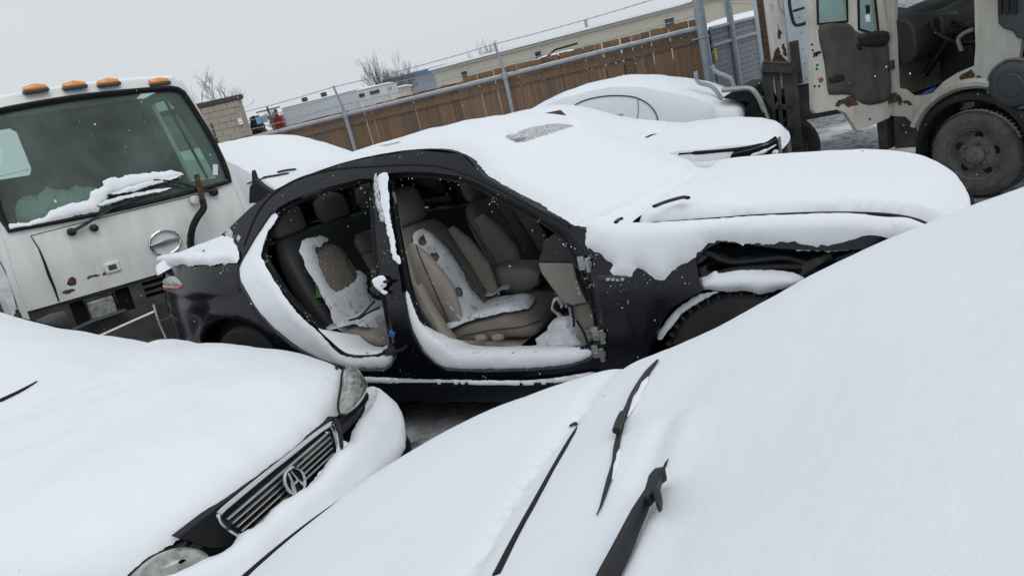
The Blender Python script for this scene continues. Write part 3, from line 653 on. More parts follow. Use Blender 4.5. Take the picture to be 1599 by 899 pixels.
# seat side adjuster levers
for u, v, du in ((752, 528, 14), (778, 527, 16)):
    p = SED.Y(u, v, -.66); mb = MB(); mb.rloft([p+(-.03, 0, 0), p+(0, 0, .004), p+(.03, 0, .004)], [.02, .02, .02], [.03, .035, .025], side=(0, 1, 0), e=2.5, n=14); mb.build('seat_lever', M['beige2'], sedan)
# snow on the near front seat: from shoulder down onto the cushion
def seatmap(px): return [(SED.Y(u, v, -.5)) for u, v in px]
def backm(P):
    return np.stack([-.13-.02-np.interp(P[:, 1], [.4, .47, .62, .72, .87, .97, 1.05], [-.12, -.05, .03, .08, .145, .19, .21])+.098, P[:, 0], P[:, 1]], 1)
hb = Hits(SED, [fb]); hq = Hits(SED, [fq])
def tr_(h, px, i, j): return [(p[i], p[j]) for p in (h(u, v) for u, v in px) if p is not None]
patch('snow', tr_(hb, [(628, 368), (640, 361), (656, 360), (672, 368), (684, 378), (696, 390), (712, 410), (722, 428), (730, 448), (742, 464), (750, 478), (745, 492), (720, 500), (706, 506), (696, 498), (684, 478), (668, 450), (652, 424), (640, 400)], 1, 2), backm, M['snow_fine'], sedan, (1, -.1, .3), [tr_(hb, [(648, 374), (656, 370), (660, 378), (655, 386), (648, 384)], 1, 2), tr_(hb, [(668, 398), (676, 396), (680, 406), (672, 408)], 1, 2), tr_(hb, [(706, 452), (716, 450), (718, 462), (708, 464)], 1, 2)], s=.018, T=.014, R=.06, rag=.02, nz=.01, seed=60)
def cushm(P): return np.stack([P[:, 0], P[:, 1], np.interp(P[:, 0], [-.2, -.1, .07, .23, .31, .36], [.50, .505, .545, .568, .555, .52])], 1)
patch('snow', [(-.16, -.61), (0, -.62), (.15, -.615), (.25, -.60), (.31, -.52), (.30, -.42), (.27, -.34), (.20, -.30), (.10, -.27), (.02, -.22), (-.1, -.17), (-.17, -.16)], cushm, M['snow_fine'], sedan, (0, 0, 1), s=.018, T=.026, R=.05, rag=.014, nz=.008, seed=61)
# rear bench
bk = MB()
bk.rloft([(-1.00, 0, .50), (-1.05, 0, .62), (-1.12, 0, .80), (-1.20, 0, .96), (-1.25, 0, 1.06), (-1.26, 0, 1.09)], [1.24, 1.28, 1.28, 1.22, 1.12, 1.0], [.2, .2, .18, .16, .12, .05], e=5, n=40); rb = bk.build('rear_seat_back', M['darktrim'], sedan, angle=60)
for yc, wd in ((-.40, .34), (.40, .34), (0.02, .26)):
    b = MB(); b.rloft([(-.945, yc, .58), (-.965, yc, .64), (-1.01, yc, .78), (-1.07, yc, .94), (-1.09, yc, .98)], [wd*.8, wd, wd, wd*.9, wd*.6], [.04, .09, .09, .08, .03], e=3, n=20); b.build('backrest_panel', M['taupe'], rb, angle=60)
for yc in (-.42, .42, 0):
    h = MB(); h.rloft([(-1.27, yc, 1.085), (-1.275, yc, 1.11), (-1.285, yc, 1.17), (-1.29, yc, 1.235), (-1.285, yc, 1.262)], [.2, .26, .27, .25, .15], [.06, .11, .12, .11, .04], e=2.8, n=22); h.build('headrest', M['taupe'], sedan, angle=70)
b = MB(); b.rloft([(-1.08, 0, .44), (-.9, 0, .455), (-.75, 0, .47), (-.665, 0, .46), (-.62, 0, .42), (-.615, 0, .40)], [1.26, 1.3, 1.3, 1.3, 1.26, 1.2], [.15, .16, .17, .17, .13, .07], e=5, n=40); b.build('rear_seat_cushion', M['beige'], sedan, angle=60)
mb = MB(); mb.box((-.74, -.66, .33), (-.645, .64, .43)); mb.build('seat_base', M['beige2'], sedan, bevel=.01)
def rbm(P): return np.stack([np.interp(P[:, 1], [.5, .58, .66, .80, .96, 1.06], [-.86, -.895, -.915, -.962, -1.02, -1.08])+.02, P[:, 0], P[:, 1]], 1)
patch('snow', [(-.64, .52), (-.645, .7), (-.64, .88), (-.62, 1.02), (-.54, 1.05), (-.40, 1.05), (-.38, 1.01), (-.50, .985), (-.545, .90), (-.555, .80), (-.54, .74), (-.46, .72), (-.34, .76), (-.28, .80), (-.24, .74), (-.30, .68), (-.26, .60), (-.20, .56), (-.22, .52), (-.4, .5)], rbm, M['snow_fine'], sedan, (1, -.2, .3), s=.02, T=.012, R=.06, rag=.025, nz=.008, seed=62)
def rcm(P): return np.stack([P[:, 0], P[:, 1], np.interp(P[:, 0], [-1, -.9, -.75, -.665, -.62], [.53, .54, .56, .548, .50])], 1)
patch('snow', [(-.97, -.64), (-.8, -.645), (-.66, -.64), (-.635, -.5), (-.64, -.2), (-.68, -.12), (-.74, -.35), (-.80, -.42), (-.88, -.25), (-.97, -.2)], rcm, M['snow_fine'], sedan, (0, 0, 1), s=.02, T=.025, R=.05, rag=.02, nz=.008, seed=63)
# floor snow blown in behind both openings
def flm(z): return lambda P: np.stack([P[:, 0], P[:, 1], np.full(len(P), z)], 1)
patch('snow', [(-.72, -.85), (-.34, -.85), (-.33, -.55), (-.40, -.30), (-.55, -.25), (-.63, -.4), (-.64, -.68), (-.72, -.70)], flm(.345), M['snow'], sedan, (0, 0, 1), s=.025, T=.09, R=.14, rag=.015, nz=.02, seed=64)
patch('snow', [(-.20, -.85), (.3, -.86), (.80, -.85), (.78, -.70), (.5, -.66), (.3, -.66), (.1, -.66), (-.18, -.66)], flm(.345), M['snow'], sedan, (0, 0, 1), s=.02, T=.055, R=.06, rag=.012, nz=.012, seed=65)
# console, armrest, tunnel
mb = MB(); mb.rloft([(-.35, 0, .52), (-.30, 0, .56), (-.05, 0, .60), (.12, 0, .60), (.17, 0, .585)], [.19, .21, .21, .2, .15], [.10, .18, .19, .16, .08], e=4, n=20); mb.build('armrest', M['beige2'], sedan, angle=60)
mb = MB(); mb.box((-.4, -.12, .33), (.75, .12, .52)); mb.build('console', M['beige2'], sedan, bevel=.02)
mb = MB(); mb.box((.1, -.09, .521), (.7, .09, .54)); mb.build('console_top', M['plastic'], sedan, bevel=.006)
mb = MB(); mb.tube([(-.05, -.125, .535), (.35, -.125, .54), (.72, -.125, .55)], .006, 6); mb.build('console_trim', M['chrome'], sedan)
mb = MB(); mb.tube([(.28, 0, .54), (.29, 0, .64)], [.012, .02], 8); mb.build('gear_lever', M['plastic'], sedan)
# end of the dashboard: dark cap above a beige panel
def dprism(px, y, mt, nm, d=.05):
    mb = MB(); mb.prism([SED.Y(u, v, y) for u, v in px], (0, d, 0)); return mb.build(nm, mt, sedan, bevel=.006)
dprism([(841, 409), (842, 400), (848, 390), (846, 384), (850, 376), (860, 368), (872, 363), (884, 366), (892, 376), (896, 390), (896, 409)], -.70, M['darktrim'], 'dash_end_cap')
dprism([(840, 411), (895, 411), (900, 435), (908, 455), (917, 473), (905, 475), (892, 477), (878, 470), (862, 450), (846, 428)], -.70, M['beige2'], 'dash_end_panel')
dprism([(886, 480), (920, 474), (930, 500), (930, 520), (905, 515), (890, 498)], -.60, M['beige'], 'kick_panel')
dprism([(898, 520), (930, 512), (932, 546), (900, 546)], -.66, M['beige2'], 'kick_panel')
# seat belt on the pillar, visor, mirror
mb = MB(); pth = [SED.Y(u, v, y) for u, v, y in ((613, 300, -.60), (628, 375, -.66), (648, 445, -.74), (668, 490, -.76), (700, 532, -.72))]; mb.tube(spline(pth, 20), .022, 6, flat=.15, up=(1, 0, 0)); mb.build('seat_belt', M['beige'], sedan)
mb = MB(); mb.rloft([SED.Y(u, v, -.74) for u, v in ((650, 446), (668, 482), (690, 516), (704, 534))], .07, .07, side=(0, 1, 0), e=3, n=14); mb.build('belt_cover', M['beige2'], sedan)
mb = MB(); mb.box((-.16, -.06, -.012), (.0, .36, .012), Matrix.Rotation(.9, 3, 'Y'), (.30, .22, 1.36)); mb.build('sun_visor', M['headliner'], sedan, bevel=.008)
mb = MB(); mb.lathe([(.165, -.014), (.18, 0), (.165, .014), (.15, 0), (.165, -.014)], (.52, .38, .80), (.85, 0, -.5), 30); mb.lathe([(.05, -.02), (.06, 0), (.04, .03), (.001, .035)], (.53, .38, .79), (-.85, 0, .5), 20); mb.bar((.53, .23, .80), (.53, .53, .80), .03, .015); mb.build('steering_wheel', M['plastic'], sedan)
# piping and seams on the seats, loose wiring
hS = Hits(SED, [o for o in sedan.children if o.name.startswith(('seat_', 'rear_seat'))]+[c for o in sedan.children if o.name.startswith(('seat_back', 'rear_seat_back')) for c in o.children])
for px in ([(646, 374), (660, 410), (680, 455), (700, 500)], [(690, 372), (712, 402), (735, 440), (752, 468)], [(715, 312), (735, 350), (760, 392)], [(765, 308), (790, 345), (812, 385)], [(722, 524), (770, 515), (815, 510), (845, 500)], [(470, 385), (492, 425), (512, 470)], [(520, 372), (545, 415), (562, 450)], [(530, 345), (560, 352), (580, 362)], [(540, 405), (565, 396), (585, 390)]):
    L_ = hS.line(px, .001, 26)
    if len(L_) > 6: mb = MB(); mb.tube(L_, .0035, 6); mb.build('seam', M['darktrim'], sedan)
for px, y_ in (([(620, 470), (628, 500), (622, 530), (632, 548)], -.80), ([(606, 500), (612, 520), (608, 538)], -.84), ([(900, 500), (912, 520), (920, 544)], -.74), ([(870, 430), (890, 470), (896, 510), (888, 540)], -.62), ([(560, 498), (575, 488), (592, 480)], -.70), ([(545, 500), (562, 494), (585, 470)], -.66)):
    mb = MB(); mb.tube(spline([SED.Y(u, v, y_) for u, v in px], 16), .006, 6); mb.build('loose_wire', M['plastic'], sedan)
# --- things lying in the car
bagf = Frame(SED.w((.53, -.58, .395)), -31, -3.8)
bag = MB(); rows = []
for t in np.linspace(0, 1, 16):
    rr = .13*(1-t)**.7*(1+.1*math.sin(9*t))+.025; row = []
    for k in range(30):
        a = 2*math.pi*k/30; r_ = rr*(1+.28*fbm((math.cos(a)*2, math.sin(a)*2, t*4), 1.6, 4, 3.)+.10*math.sin(7*a+5*t))
        row.append((r_*math.cos(a)+.03*t, r_*.75*math.sin(a), .135*t))
    rows.append(row)
bag.grid(rows, cv=True)
for sg in (-1, 1):
    pts = spline([(.03+sg*.02, 0, .125), (.03+sg*.06, -.01, .17), (.03+sg*.045, -.01, .215), (.03+sg*.015, -.01, .225), (.03+sg*.012, 0, .18)], 16); bag.tube(pts, [.012+.012*math.sin(i*.9)**2 for i in range(16)], 8, flat=.35)
bo = bag.build('plastic_bag', M['bag'], None, angle=50); bo.matrix_world = bagf.m
tag(bo, 'crumpled white plastic carrier bag on the front floor of the black sedan', 'bag')
mb = MB(); mb.tube(spline([(-.02, -.012, .175), (-.03, -.014, .20), (-.012, -.016, .215)], 6), .005, 6); mb.tube(spline([(.075, -.012, .18), (.09, -.014, .20)], 4), .005, 6); mb.build('red_print', M['red'], bo)
pf = Frame(SED.w((-.03, -.20, .565)), -10, -3.8); mb = MB(); mb.grid([[(x, y, .012+.012*math.sin(x*40)+.03*y) for y in np.linspace(-.05, .05, 6)] for x in np.linspace(-.07, .07, 10)]); po = mb.build('folded_paper', M['paper'], None); po.matrix_world = pf.m
tag(po, 'folded white paper lying on the snowy front seat cushion of the black sedan', 'paper')
wrap_at = Hits(SED, [rb])(500, 461, .015); gf = Frame(SED.w(wrap_at), -10, -25); mb = MB()
mb.grid([[(.030*math.cos(a)*(1+.9*fbm((math.cos(a), math.sin(a), h*20), 2, 3))*(1-h*5), .026*math.sin(a)*(1+.9*fbm((math.cos(a), math.sin(a), h*20+3), 2, 3)), h+.02*fbm((a, h*30), 1.5, 2)) for a in np.linspace(0, 2*math.pi, 20, endpoint=False)] for h in (-.02, .01, .035, .06, .085, .11)], cv=True); go = mb.build('green_wrapper', M['green'], None, angle=30); go.matrix_world = gf.m
tag(go, 'crumpled bright green wrapper on the snowy back seat of the black sedan', 'wrapper')

# loose grains dusted over paint, jambs and seats near the drifts
def dust(nm, cx, mapf, n, seed, mt, toward):
    rn = random.Random(seed); mb = MB(); pts = []
    for _ in range(n):
        c = rn.choice(cx); pts.append((c[0]+rn.gauss(0, c[2]), c[1]+rn.gauss(0, c[2])))
    P = np.array(pts); nn = normals(mapf, P, toward); B = mapf(P)
    for p, q_ in zip(B, nn):
        r_ = .001+.0028*rn.random()**2; a_ = np.cross(q_, (.3, .5, .8)); a_ /= np.linalg.norm(a_); b_ = np.cross(q_, a_)
        ring_ = [p+(a_*math.cos(t)+b_*math.sin(t))*r_*rn.uniform(.6, 1.3) for t in np.linspace(0, 2*math.pi, 5, endpoint=False)]
        mb.add([p+q_*r_*.6]+ring_, [(0, 1+i, 1+(i+1) % 5) for i in range(5)])
    o = mb.build(nm, mt, sedan, angle=180, recalc=False); o['kind'] = 'stuff'; return o
body_c = [(*p, sd_) for px, sd_ in (([(330, 390), (350, 375), (365, 368)], .035), ([(260, 425), (300, 422), (350, 420)], .03), ([(1000, 435), (960, 436), (1060, 425), (930, 400)], .03), ([(430, 300), (520, 262), (640, 246), (735, 262), (800, 306)], .045), ([(600, 400), (592, 340), (604, 460)], .04), ([(640, 590), (560, 588), (760, 592)], .06), ([(980, 450), (1000, 470)], .10)) for p in sS(px)]
dust('snow_grains', body_c, smap(), 200, 5, M['snow'], NEAR)
jam_c = [(*p, .03) for p in sS(rear_i[::2]+front_i[::2], .05)]
dust('snow_grains', jam_c, smap(.035), 380, 6, M['snow'], NEAR)
dust('snow_grains', [(-.5, .75, .09), (-.45, .6, .06), (-.35, .65, .08), (-.4, .9, .08)], backm, 320, 7, M['snow_fine'], (1, 0, .3))
dust('snow_grains', [(-.5, .75, .1), (-.4, .6, .08), (-.3, .65, .1), (-.45, .95, .06)], rbm, 380, 8, M['snow_fine'], (1, 0, .3))

# drift that runs from the sills over the seals onto the floor
for px, zi, yi in (([(655, 503), (672, 524), (690, 539), (707, 551), (760, 554), (830, 553), (880, 550), (908, 545)], .405, -.655), ([(500, 514), (515, 528), (545, 551), (585, 553), (600, 549)], .42, -.66)):
    rows = [[], [], [], [], []]
    for j_, (u, v) in enumerate(spline(px, 60)):
        p = SED.side(u, v, lambda x, z: -sW(x, z)+.070)
        i_ = np.array([p[0]+.012, yi, max(zi, min(p[2]-.02, zi+.16))])
        for k, t_ in enumerate((0, .12, .4, .75, 1)):
            t_ *= min(1, .08+j_/16, .08+(59-j_)/10); q_ = p+(i_-p)*t_; q_ = q_+np.array([0, -.012*(1-t_), (.004, .016, .014, .006, -.01)[k]]); rows[k].append(q_+np.array([0, 0, fbm(q_, 14, 3, 2.)*.010*(k > 0)]))
    mb = MB(); mb.grid(rows); mb.build('snow', M['snow'], sedan, angle=180)
# ------------------------------------------------------------------ nearest car: snow covered bonnet, screen and wipers
FG = Frame((0, 0, 0), 149)
fg = root('snowbound_car', FG, 'nearest car wholly under smooth snow with black wiper arms sticking out', 'car')
FY = -.81
fzx = np.array([(-2.6, 1.0), (-2.2, 1.12), (-1.9, 1.42), (-1.5, 1.53), (-1.1, 1.56), (-.75, 1.535), (-.5, 1.465), (-.2, 1.375), (.05, 1.285), (.3, 1.175), (.5, 1.085), (.62, 1.045), (.75, 1.02), (1.0, .965), (1.2, .897), (1.35, .81), (1.46, .725), (1.55, .63), (1.62, .50), (1.66, .36)])
fh = np.array([(-2.6, .84), (-1.9, .84), (-1.1, .86), (-.5, .90), (0, .95), (.4, .95), (.7, .93), (1.1, .89), (1.4, .84), (1.66, .76)])
def fgsurf(P):
    x, b = P[:, 0], P[:, 1]
    z = np.interp(x, *fgz_d); h = np.interp(x, *fgh_d)
    xs = x-.16*np.abs(b)**2.2*np.clip((x-.2)/.6, 0, 1.4)
    return np.stack([xs, FY+b*h, z-.04*b*b-np.where(x < .6, .20, .18)*np.abs(b)**9], 1)
def dn(P, n=300):
    D = spline(P, n); o = np.argsort(D[:, 0]); return D[o, 0], D[o, 1]
fgz_d = dn(fzx); fgh_d = dn(fh)
xs = np.r_[np.linspace(-2.55, -.4, 90, endpoint=False), np.linspace(-.4, 1.1, 200, endpoint=False), np.linspace(1.1, 1.66, 60)]; bs = np.linspace(-1, 1, 220)
PITS = [FG.Z(u, v, 1.03)[:2] for u, v in ((920, 629), (912, 637), (901, 646), (880, 675), (866, 694), (855, 709), (844, 723), (832, 743), (822, 760), (814, 775), (803, 794), (795, 809), (780, 840), (766, 869), (758, 887))]
A, B = np.meshgrid(xs, bs, indexing='ij')
P = fgsurf(np.stack([A.ravel(), B.ravel()], 1))
def fgbump(P):
    out = np.zeros(len(P))
    for i, p in enumerate(P): out[i] = fbm(p, 1.6, 3, 2.)*.018+fbm(p, 7, 3, 7.)*.0030+fbm(p, 30, 3, 4.)*.0010
    x, y = P[:, 0], P[:, 1]
    g = lambda d, w_: np.exp(-(d/w_)**2)
    out -= .012*g(x-.63-.03*np.sin(y*3), .03)*np.clip((-y-.1)/.2, 0, 1)      # trough along the scuttle
    out += .010*g(x-.50, .10)
    for k, (px_, py_) in enumerate(PITS): out -= (.010+.005*(k % 3))*np.exp(-((x-px_)/.006)**2-((y-py_)/.011)**2)
    yy = np.clip((y+1.0)/.35, 0, 1); out += -.010*g(x-(.375-.03*yy), .022)*(y > -1.02)*np.clip((y+1.02)/.05, 0, 1)
    out += .006*g(x-(.33-.03*yy), .03)*np.clip((y+1.02)/.05, 0, 1)
    return out
P[:, 2] += fgbump(P)
mb = MB(); mb.grid(P.reshape(len(xs), len(bs), 3)); mb.build('snow', M['snow'], fg, angle=180)
# body below the snow: sides, nose, wheels
mb = MB(); rows = []
for dz, dy in ((0, 0), (-.05, -.02), (-.25, .03), (-.5, .02), (-.75, -.05)):
    row = []
    for sgn in (1,):
        for b in np.r_[-np.ones(60)]: pass
    rows.append(row)
def fgside(b):
    e = fgsurf(np.stack([np.linspace(-2.5, 1.6, 60), np.full(60, b*.985)], 1)); R_ = []
    for k, (t, dy) in enumerate(((0, 0), (.12, .01), (.45, .03), (.8, .0), (1, -.07))):
        q_ = e.copy(); q_[:, 2] = e[:, 2]-.012+(.24-e[:, 2]+.012)*t; q_[:, 1] += math.copysign(dy, b) if dy >= 0 else -math.copysign(-dy, b); R_.append(q_)
    return R_
mb = MB(); mb.grid(fgside(-1)); mb.grid(fgside(1)); mb.build('body_side', M['black2'], fg)
ef = fgsurf(np.stack([np.full(40, 1.64), np.linspace(-.985, .985, 40)], 1)); mb = MB(); mb.grid([ef-[.05, 0, -.02], ef+[.03, 0, -.005], ef*[1, 1, 0]+[.02, 0, .22]])
er = fgsurf(np.stack([np.full(40, -2.54), np.linspace(-.985, .985, 40)], 1)); mb.grid([er, er*[1, 1, 0]+[0, 0, .25]]); mb.build('bumper', M['black2'], fg)
for x_ in (1.05, -1.6):
    for y_, ax in ((FY-.72, (0, -1, 0)), (FY+.72, (0, 1, 0))): car_wheel('wheel', (x_, y_, .37), .31, .2, fg, ax)
# scuttle seal line
def fgtop(u, v, h=0.0):
    def zf(x, y):
        b = np.clip((y-FY)/np.interp(x, *fgh_d), -1, 1); xx = x+.16*abs(b)**2.2*np.clip((x-.2)/.6, 0, 1.4)
        q_ = fgsurf(np.array([[xx, b]])); return q_[0, 2]+fgbump(q_)[0]+h
    return FG.top(u, v, zf)
def strip(nm, px, r, mt, h=.004, flat=.6, n=40, nn=8):
    pts = spline([fgtop(u, v, h) for u, v in px], n); rr = np.interp(np.linspace(0, 1, n), np.linspace(0, 1, len(r)), r) if hasattr(r, '__len__') else r
    mb = MB(); mb.tube(pts, rr, nn, flat=flat); return mb.build(nm, mt, fg, angle=60)
strip('scuttle_seal', [(943, 617), (920, 642), (895, 678), (868, 724), (838, 778), (805, 838), (775, 897)], [.001, .004, .006, .0065, .0065, .007, .008], M['rubber'], h=.0)
strip('scuttle_clip', [(890, 665), (896, 661), (901, 662)], [.003, .005, .002], M['rubber'], h=.004, n=8)
w_ = strip('wiper_arm', [(1027, 562), (1012, 580), (998, 603), (986, 628), (974, 650), (966, 668)], [.003, .007, .009, .011, .008, .007], M['plastic'], h=.004, flat=.7)
strip('wiper_blade', [(970, 664), (964, 690), (960, 716), (953, 742), (945, 768), (938, 790), (932, 803)], [.006, .005, .0055, .004, .0045, .003, .001], M['plastic'], h=.003)
strip('wiper_clip', [(962, 672), (966, 660), (972, 645)], [.007, .0075, .006], M['plastic'], h=.014, n=6, flat=.9)
wa = strip('wiper_arm', [(936, 925), (950, 897), (968, 862), (984, 828), (1000, 795), (1013, 770), (1021, 752)], [.0135, .0135, .0130, .012, .011, .0085, .006], M['plastic'], h=.016, flat=.75)
mb = MB(); mb.prism([fgtop(u, v, .030) for u, v in ((1009, 752), (1012, 741), (1022, 729), (1037, 726), (1039, 731), (1031, 737), (1028, 748), (1024, 757), (1032, 765), (1031, 776), (1026, 783), (1022, 775), (1019, 764), (1012, 772), (1004, 768))], (0, 0, -.018)); mb.build('wiper_hook', M['plastic'], fg, bevel=.003)
strip('wiper_groove', [(1036, 732), (1040, 722), (1044, 715)], [.002, .002, .0005], M['rubber'], h=.002, n=8)
ed = spline(fgsurf(np.stack([np.full(40, 1.405)+.16*np.abs(np.linspace(-.93, .6, 40))**2.2*1.4*0, np.linspace(-.93, .6, 40)], 1)), 60); mb = MB(); mb.tube(ed+np.array([.006, 0, .000]), .009, 7); mb.build('bonnet_edge', M['rubber'], fg)

for px, r_, h_ in (([(1012, 588), (1000, 610), (988, 634), (980, 650)], .007, .004), ([(1030, 742), (1024, 762), (1012, 786), (1000, 812)], .006, .003), ([(985, 846), (978, 862), (966, 884), (958, 904)], .007, .004), ([(968, 700), (962, 726), (956, 748)], .004, .002)):
    o = strip('snow', px, [.001, r_, r_*.7, r_*1.1, r_*.6, .001], M['snow'], h=h_, flat=.8, n=24)
# ------------------------------------------------------------------ lower left car: bonnet and grille
LL = Frame((1.5*.515, 1.5*.857, 0), -31)
ll = root('grille_car', LL, 'dark snow covered saloon at the lower left with its chrome grille and emblem facing right', 'car')
def lxf(y): return -1.98-.12*np.abs(y/.6)**2-.20*np.clip((np.abs(y)-.5)/.3, 0, 2)**2     # nose line of the bonnet in plan
lz = dn(np.array([(-3.4, .86), (-3.25, .855), (-3.0, .835), (-2.7, .81), (-2.4, .775), (-2.2, .725), (-2.08, .68), (-1.98, .615)]), 200)
def lhood(P):
    a, b = P[:, 0], P[:, 1]; y = b*.80; xr = -3.30-.40*b*b; x = xr+a*(lxf(y)-xr)
    xc = -3.30+a*(3.30-1.98); z = np.interp(xc, *lz)-.075*np.abs(b)**2.4-.02*np.abs(b)**8
    return np.stack([x, y, z], 1)
gL = lambda P: lhood(np.stack([P[:, 0]/1.3, P[:, 1]/.8], 1))
mb = MB(); mb.grid(gridpatch(lhood, 0, 1, -1, 1, 30, 30)-np.array([0, 0, .012])); mb.build('bonnet', M['black2'], ll)
patch('snow', [(a*1.3, b*.8) for a, b in [(.0, -.98), (.3, -1.0), (.6, -1.0), (.9, -.97), (.985, -.8), (.985, -.4), (.985, 0), (.985, .4), (.98, .8), (.9, .97), (.6, 1.0), (.3, 1.0), (0, .98), (0, .5), (0, 0), (0, -.5)]], gL, M['snow'], ll, (0, 0, 1), s=.022, T=.045, R=.12, rag=.010, nz=.042, nzs=2.4, seed=70)
# wings and flanks
def ledge(sg): return lhood(np.stack([np.linspace(0, 1, 30), np.full(30, sg*1.0)], 1))
for sg in (-1, 1):
    e = ledge(sg); mb = MB(); R_ = []
    for t, dy in ((0, 0), (.1, .045), (.35, .075), (.7, .07), (1, .02)):
        q_ = e.copy(); q_[:, 1] += sg*dy; q_[:, 2] = e[:, 2]+(.2-e[:, 2])*t; R_.append(q_)
    # carry the flank back past the doors
    for q_ in R_: q_[0, 0] = -3.6
    R2 = [np.vstack([[q_[0]+[-2.6, 0, -.0]], [q_[0]+[-1.2, 0, 0]], q_]) for q_ in R_]
    mb.grid(R2); mb.build('body_side', M['black2'], ll)
    for x_ in (-2.75, -5.2): car_wheel('wheel', (x_, sg*.72, .36), .30, .19, ll, (0, sg, 0))
# bumper under a bank of snow
def lbump(P):
    a, b = P[:, 0], P[:, 1]      # a: 0 top .. 1 bottom
    y = b*.83; x0 = lxf(y)+.04; prof_x = np.interp(a, [-.3, 0, .25, .5, .75, 1], [-.035, 0, .075, .125, .15, .10]); z = np.interp(a, [-.3, 0, .25, .5, .75, 1], [.63, .56, .515, .44, .34, .22])
    return np.stack([x0+prof_x-.10*np.clip(np.abs(b)-.75, 0, 1), y, z-.02*b*b], 1)
mb = MB(); mb.grid(gridpatch(lbump, .14, 1, -1, 1, 20, 40)); mb.build('bumper', M['black2'], ll)
gB = lambda P: lbump(np.stack([P[:, 0]/.42, P[:, 1]/.83], 1))
patch('snow', [(a*.42, b*.83) for a, b in [(.0, -.99), (.3, -1.0), (.55, -.97), (.62, -.6), (.60, 0), (.62, .5), (.58, .58), (.50, .68), (.36, .76), (.2, .82), (.02, .87), (-.10, .66), (-.06, .58), (-.02, .47), (.03, .38), (.07, .30), (.03, .20), (.08, .12), (.12, .02), (.10, -.06), (.05, -.16), (.10, -.26), (.08, -.34), (.12, -.40), (.10, -.45), (.02, -.52), (-.06, -.60), (-.10, -.70), (-.10, -.88)]], gB, M['snow'], ll, (1, 0, .5), s=.018, T=.05, R=.07, rag=.007, nz=.02, nzs=4, seed=71)
# grille: frame, slats and emblem on a leaning plane
GN = (1, 0, .25); GP = (-1.955, 0, .60)
def gp(u, v, off=0.0): p = LL.plane(u, v, np.array(GP)+np.array([off, 0, off*.25]), GN); return p
back = MB(); back.prism([gp(u, v, -.03) for u, v in ((280, 838), (523, 650), (540, 690), (530, 720), (385, 850), (330, 855))], (-.04, 0, 0)); back.build('grille_back', M['rubber'], ll)
top_ = [(342, 802), (352, 792), (400, 752), (450, 712), (490, 680), (518, 660)]
grl = MB(); grl.tube(spline([gp(u, v, .015) for u, v in top_], 24), .012, 8, flat=.6); grl.tube(spline([gp(u, v, .012) for u, v in ((342, 802), (345, 815), (362, 829), (388, 844))], 12), .008, 8); grl.tube(spline([gp(u, v, .01) for u, v in ((516, 660), (524, 678), (528, 700))], 8), .009, 8); gfr = grl.build('grille_frame', M['chrome'], ll)
for k in range(5):
    t = (k+.8)/5.4
    a = np.array((349, 806))*(1-t)+np.array((388, 838))*t; c = np.array((512, 668))*(1-t)+np.array((521, 712))*t
    pts = [gp(*(a+(c-a)*q_)) for q_ in np.linspace(0, 1, 12)]; mb = MB(); mb.tube(pts, .0065, 8, flat=.6); mb.build('grille_slat', M['steel'], gfr)
for q_ in (.14, .28, .42, .72):
    mb = MB(); a = np.array((349, 806)); c = np.array((512, 668)); e = np.array((388, 838)); g_ = np.array((521, 712))
    mb.tube([gp(*(a+(c-a)*q_), -.012), gp(*(e+(g_-e)*q_), -.012)], .006, 6); mb.build('grille_upright', M['plastic'], gfr)
ec = Vector(gp(460, 750, .03)); em = MB(); ax = Vector(GN).normalized()
ux = Vector((0, 1, 0)); uy = ax.cross(ux)*1.0
if uy.z < 0: uy = -uy
em.tube([ec+ux*.040*math.cos(a)+uy*.046*math.sin(a) for a in np.linspace(0, 2*math.pi, 28, endpoint=False)], .006, 8, closed=True)
for sg in (-1, 1): em.tube([ec+ux*sg*.024-uy*.036, ec+ux*sg*.012+uy*.0, ec+ux*sg*.006+uy*.036], [.008, .007, .004], 8)
em.bar(ec+ux*-.014-uy*.006, ec+ux*.014-uy*.006, .006, .008); em.build('emblem', M['chrome'], ll)
mb = MB(); mb.lathe([(.001, -.006), (.040, -.006), (.040, -.010)], ec, ax, 24); mb.build('emblem_disc', M['rubber'], ll)
gm = lambda P: np.array(GP)[None]+np.stack([-.25*(P[:, 1]-.60), P[:, 0], P[:, 1]-.60], 1)+np.array([.018, 0, .004])
def gyz(px): return [(p[1], p[2]) for p in (gp(u, v, .018) for u, v in px)]
patch('snow', gyz([(376, 852), (392, 843), (408, 833), (424, 815), (436, 800), (450, 786), (468, 771), (484, 757), (496, 742), (512, 727), (523, 712), (527, 700), (531, 690), (545, 692), (556, 712), (560, 740), (520, 790), (480, 830), (440, 868), (400, 874)]), gm, M['snow'], ll, (1, 0, .5), s=.016, T=.03, R=.05, rag=.008, nz=.008, seed=73)
# dark front lip of the bonnet
lip = MB(); rows = []
for dx, dz in ((-.02, .0), (.025, -.012), (.03, -.04), (.0, -.06)):
    e = lhood(np.stack([np.ones(50), np.linspace(-.98, .98, 50)], 1)); rows.append(e+[dx, 0, dz+.005])
lip.grid(rows); lip.build('bonnet_lip', M['black2'], ll)
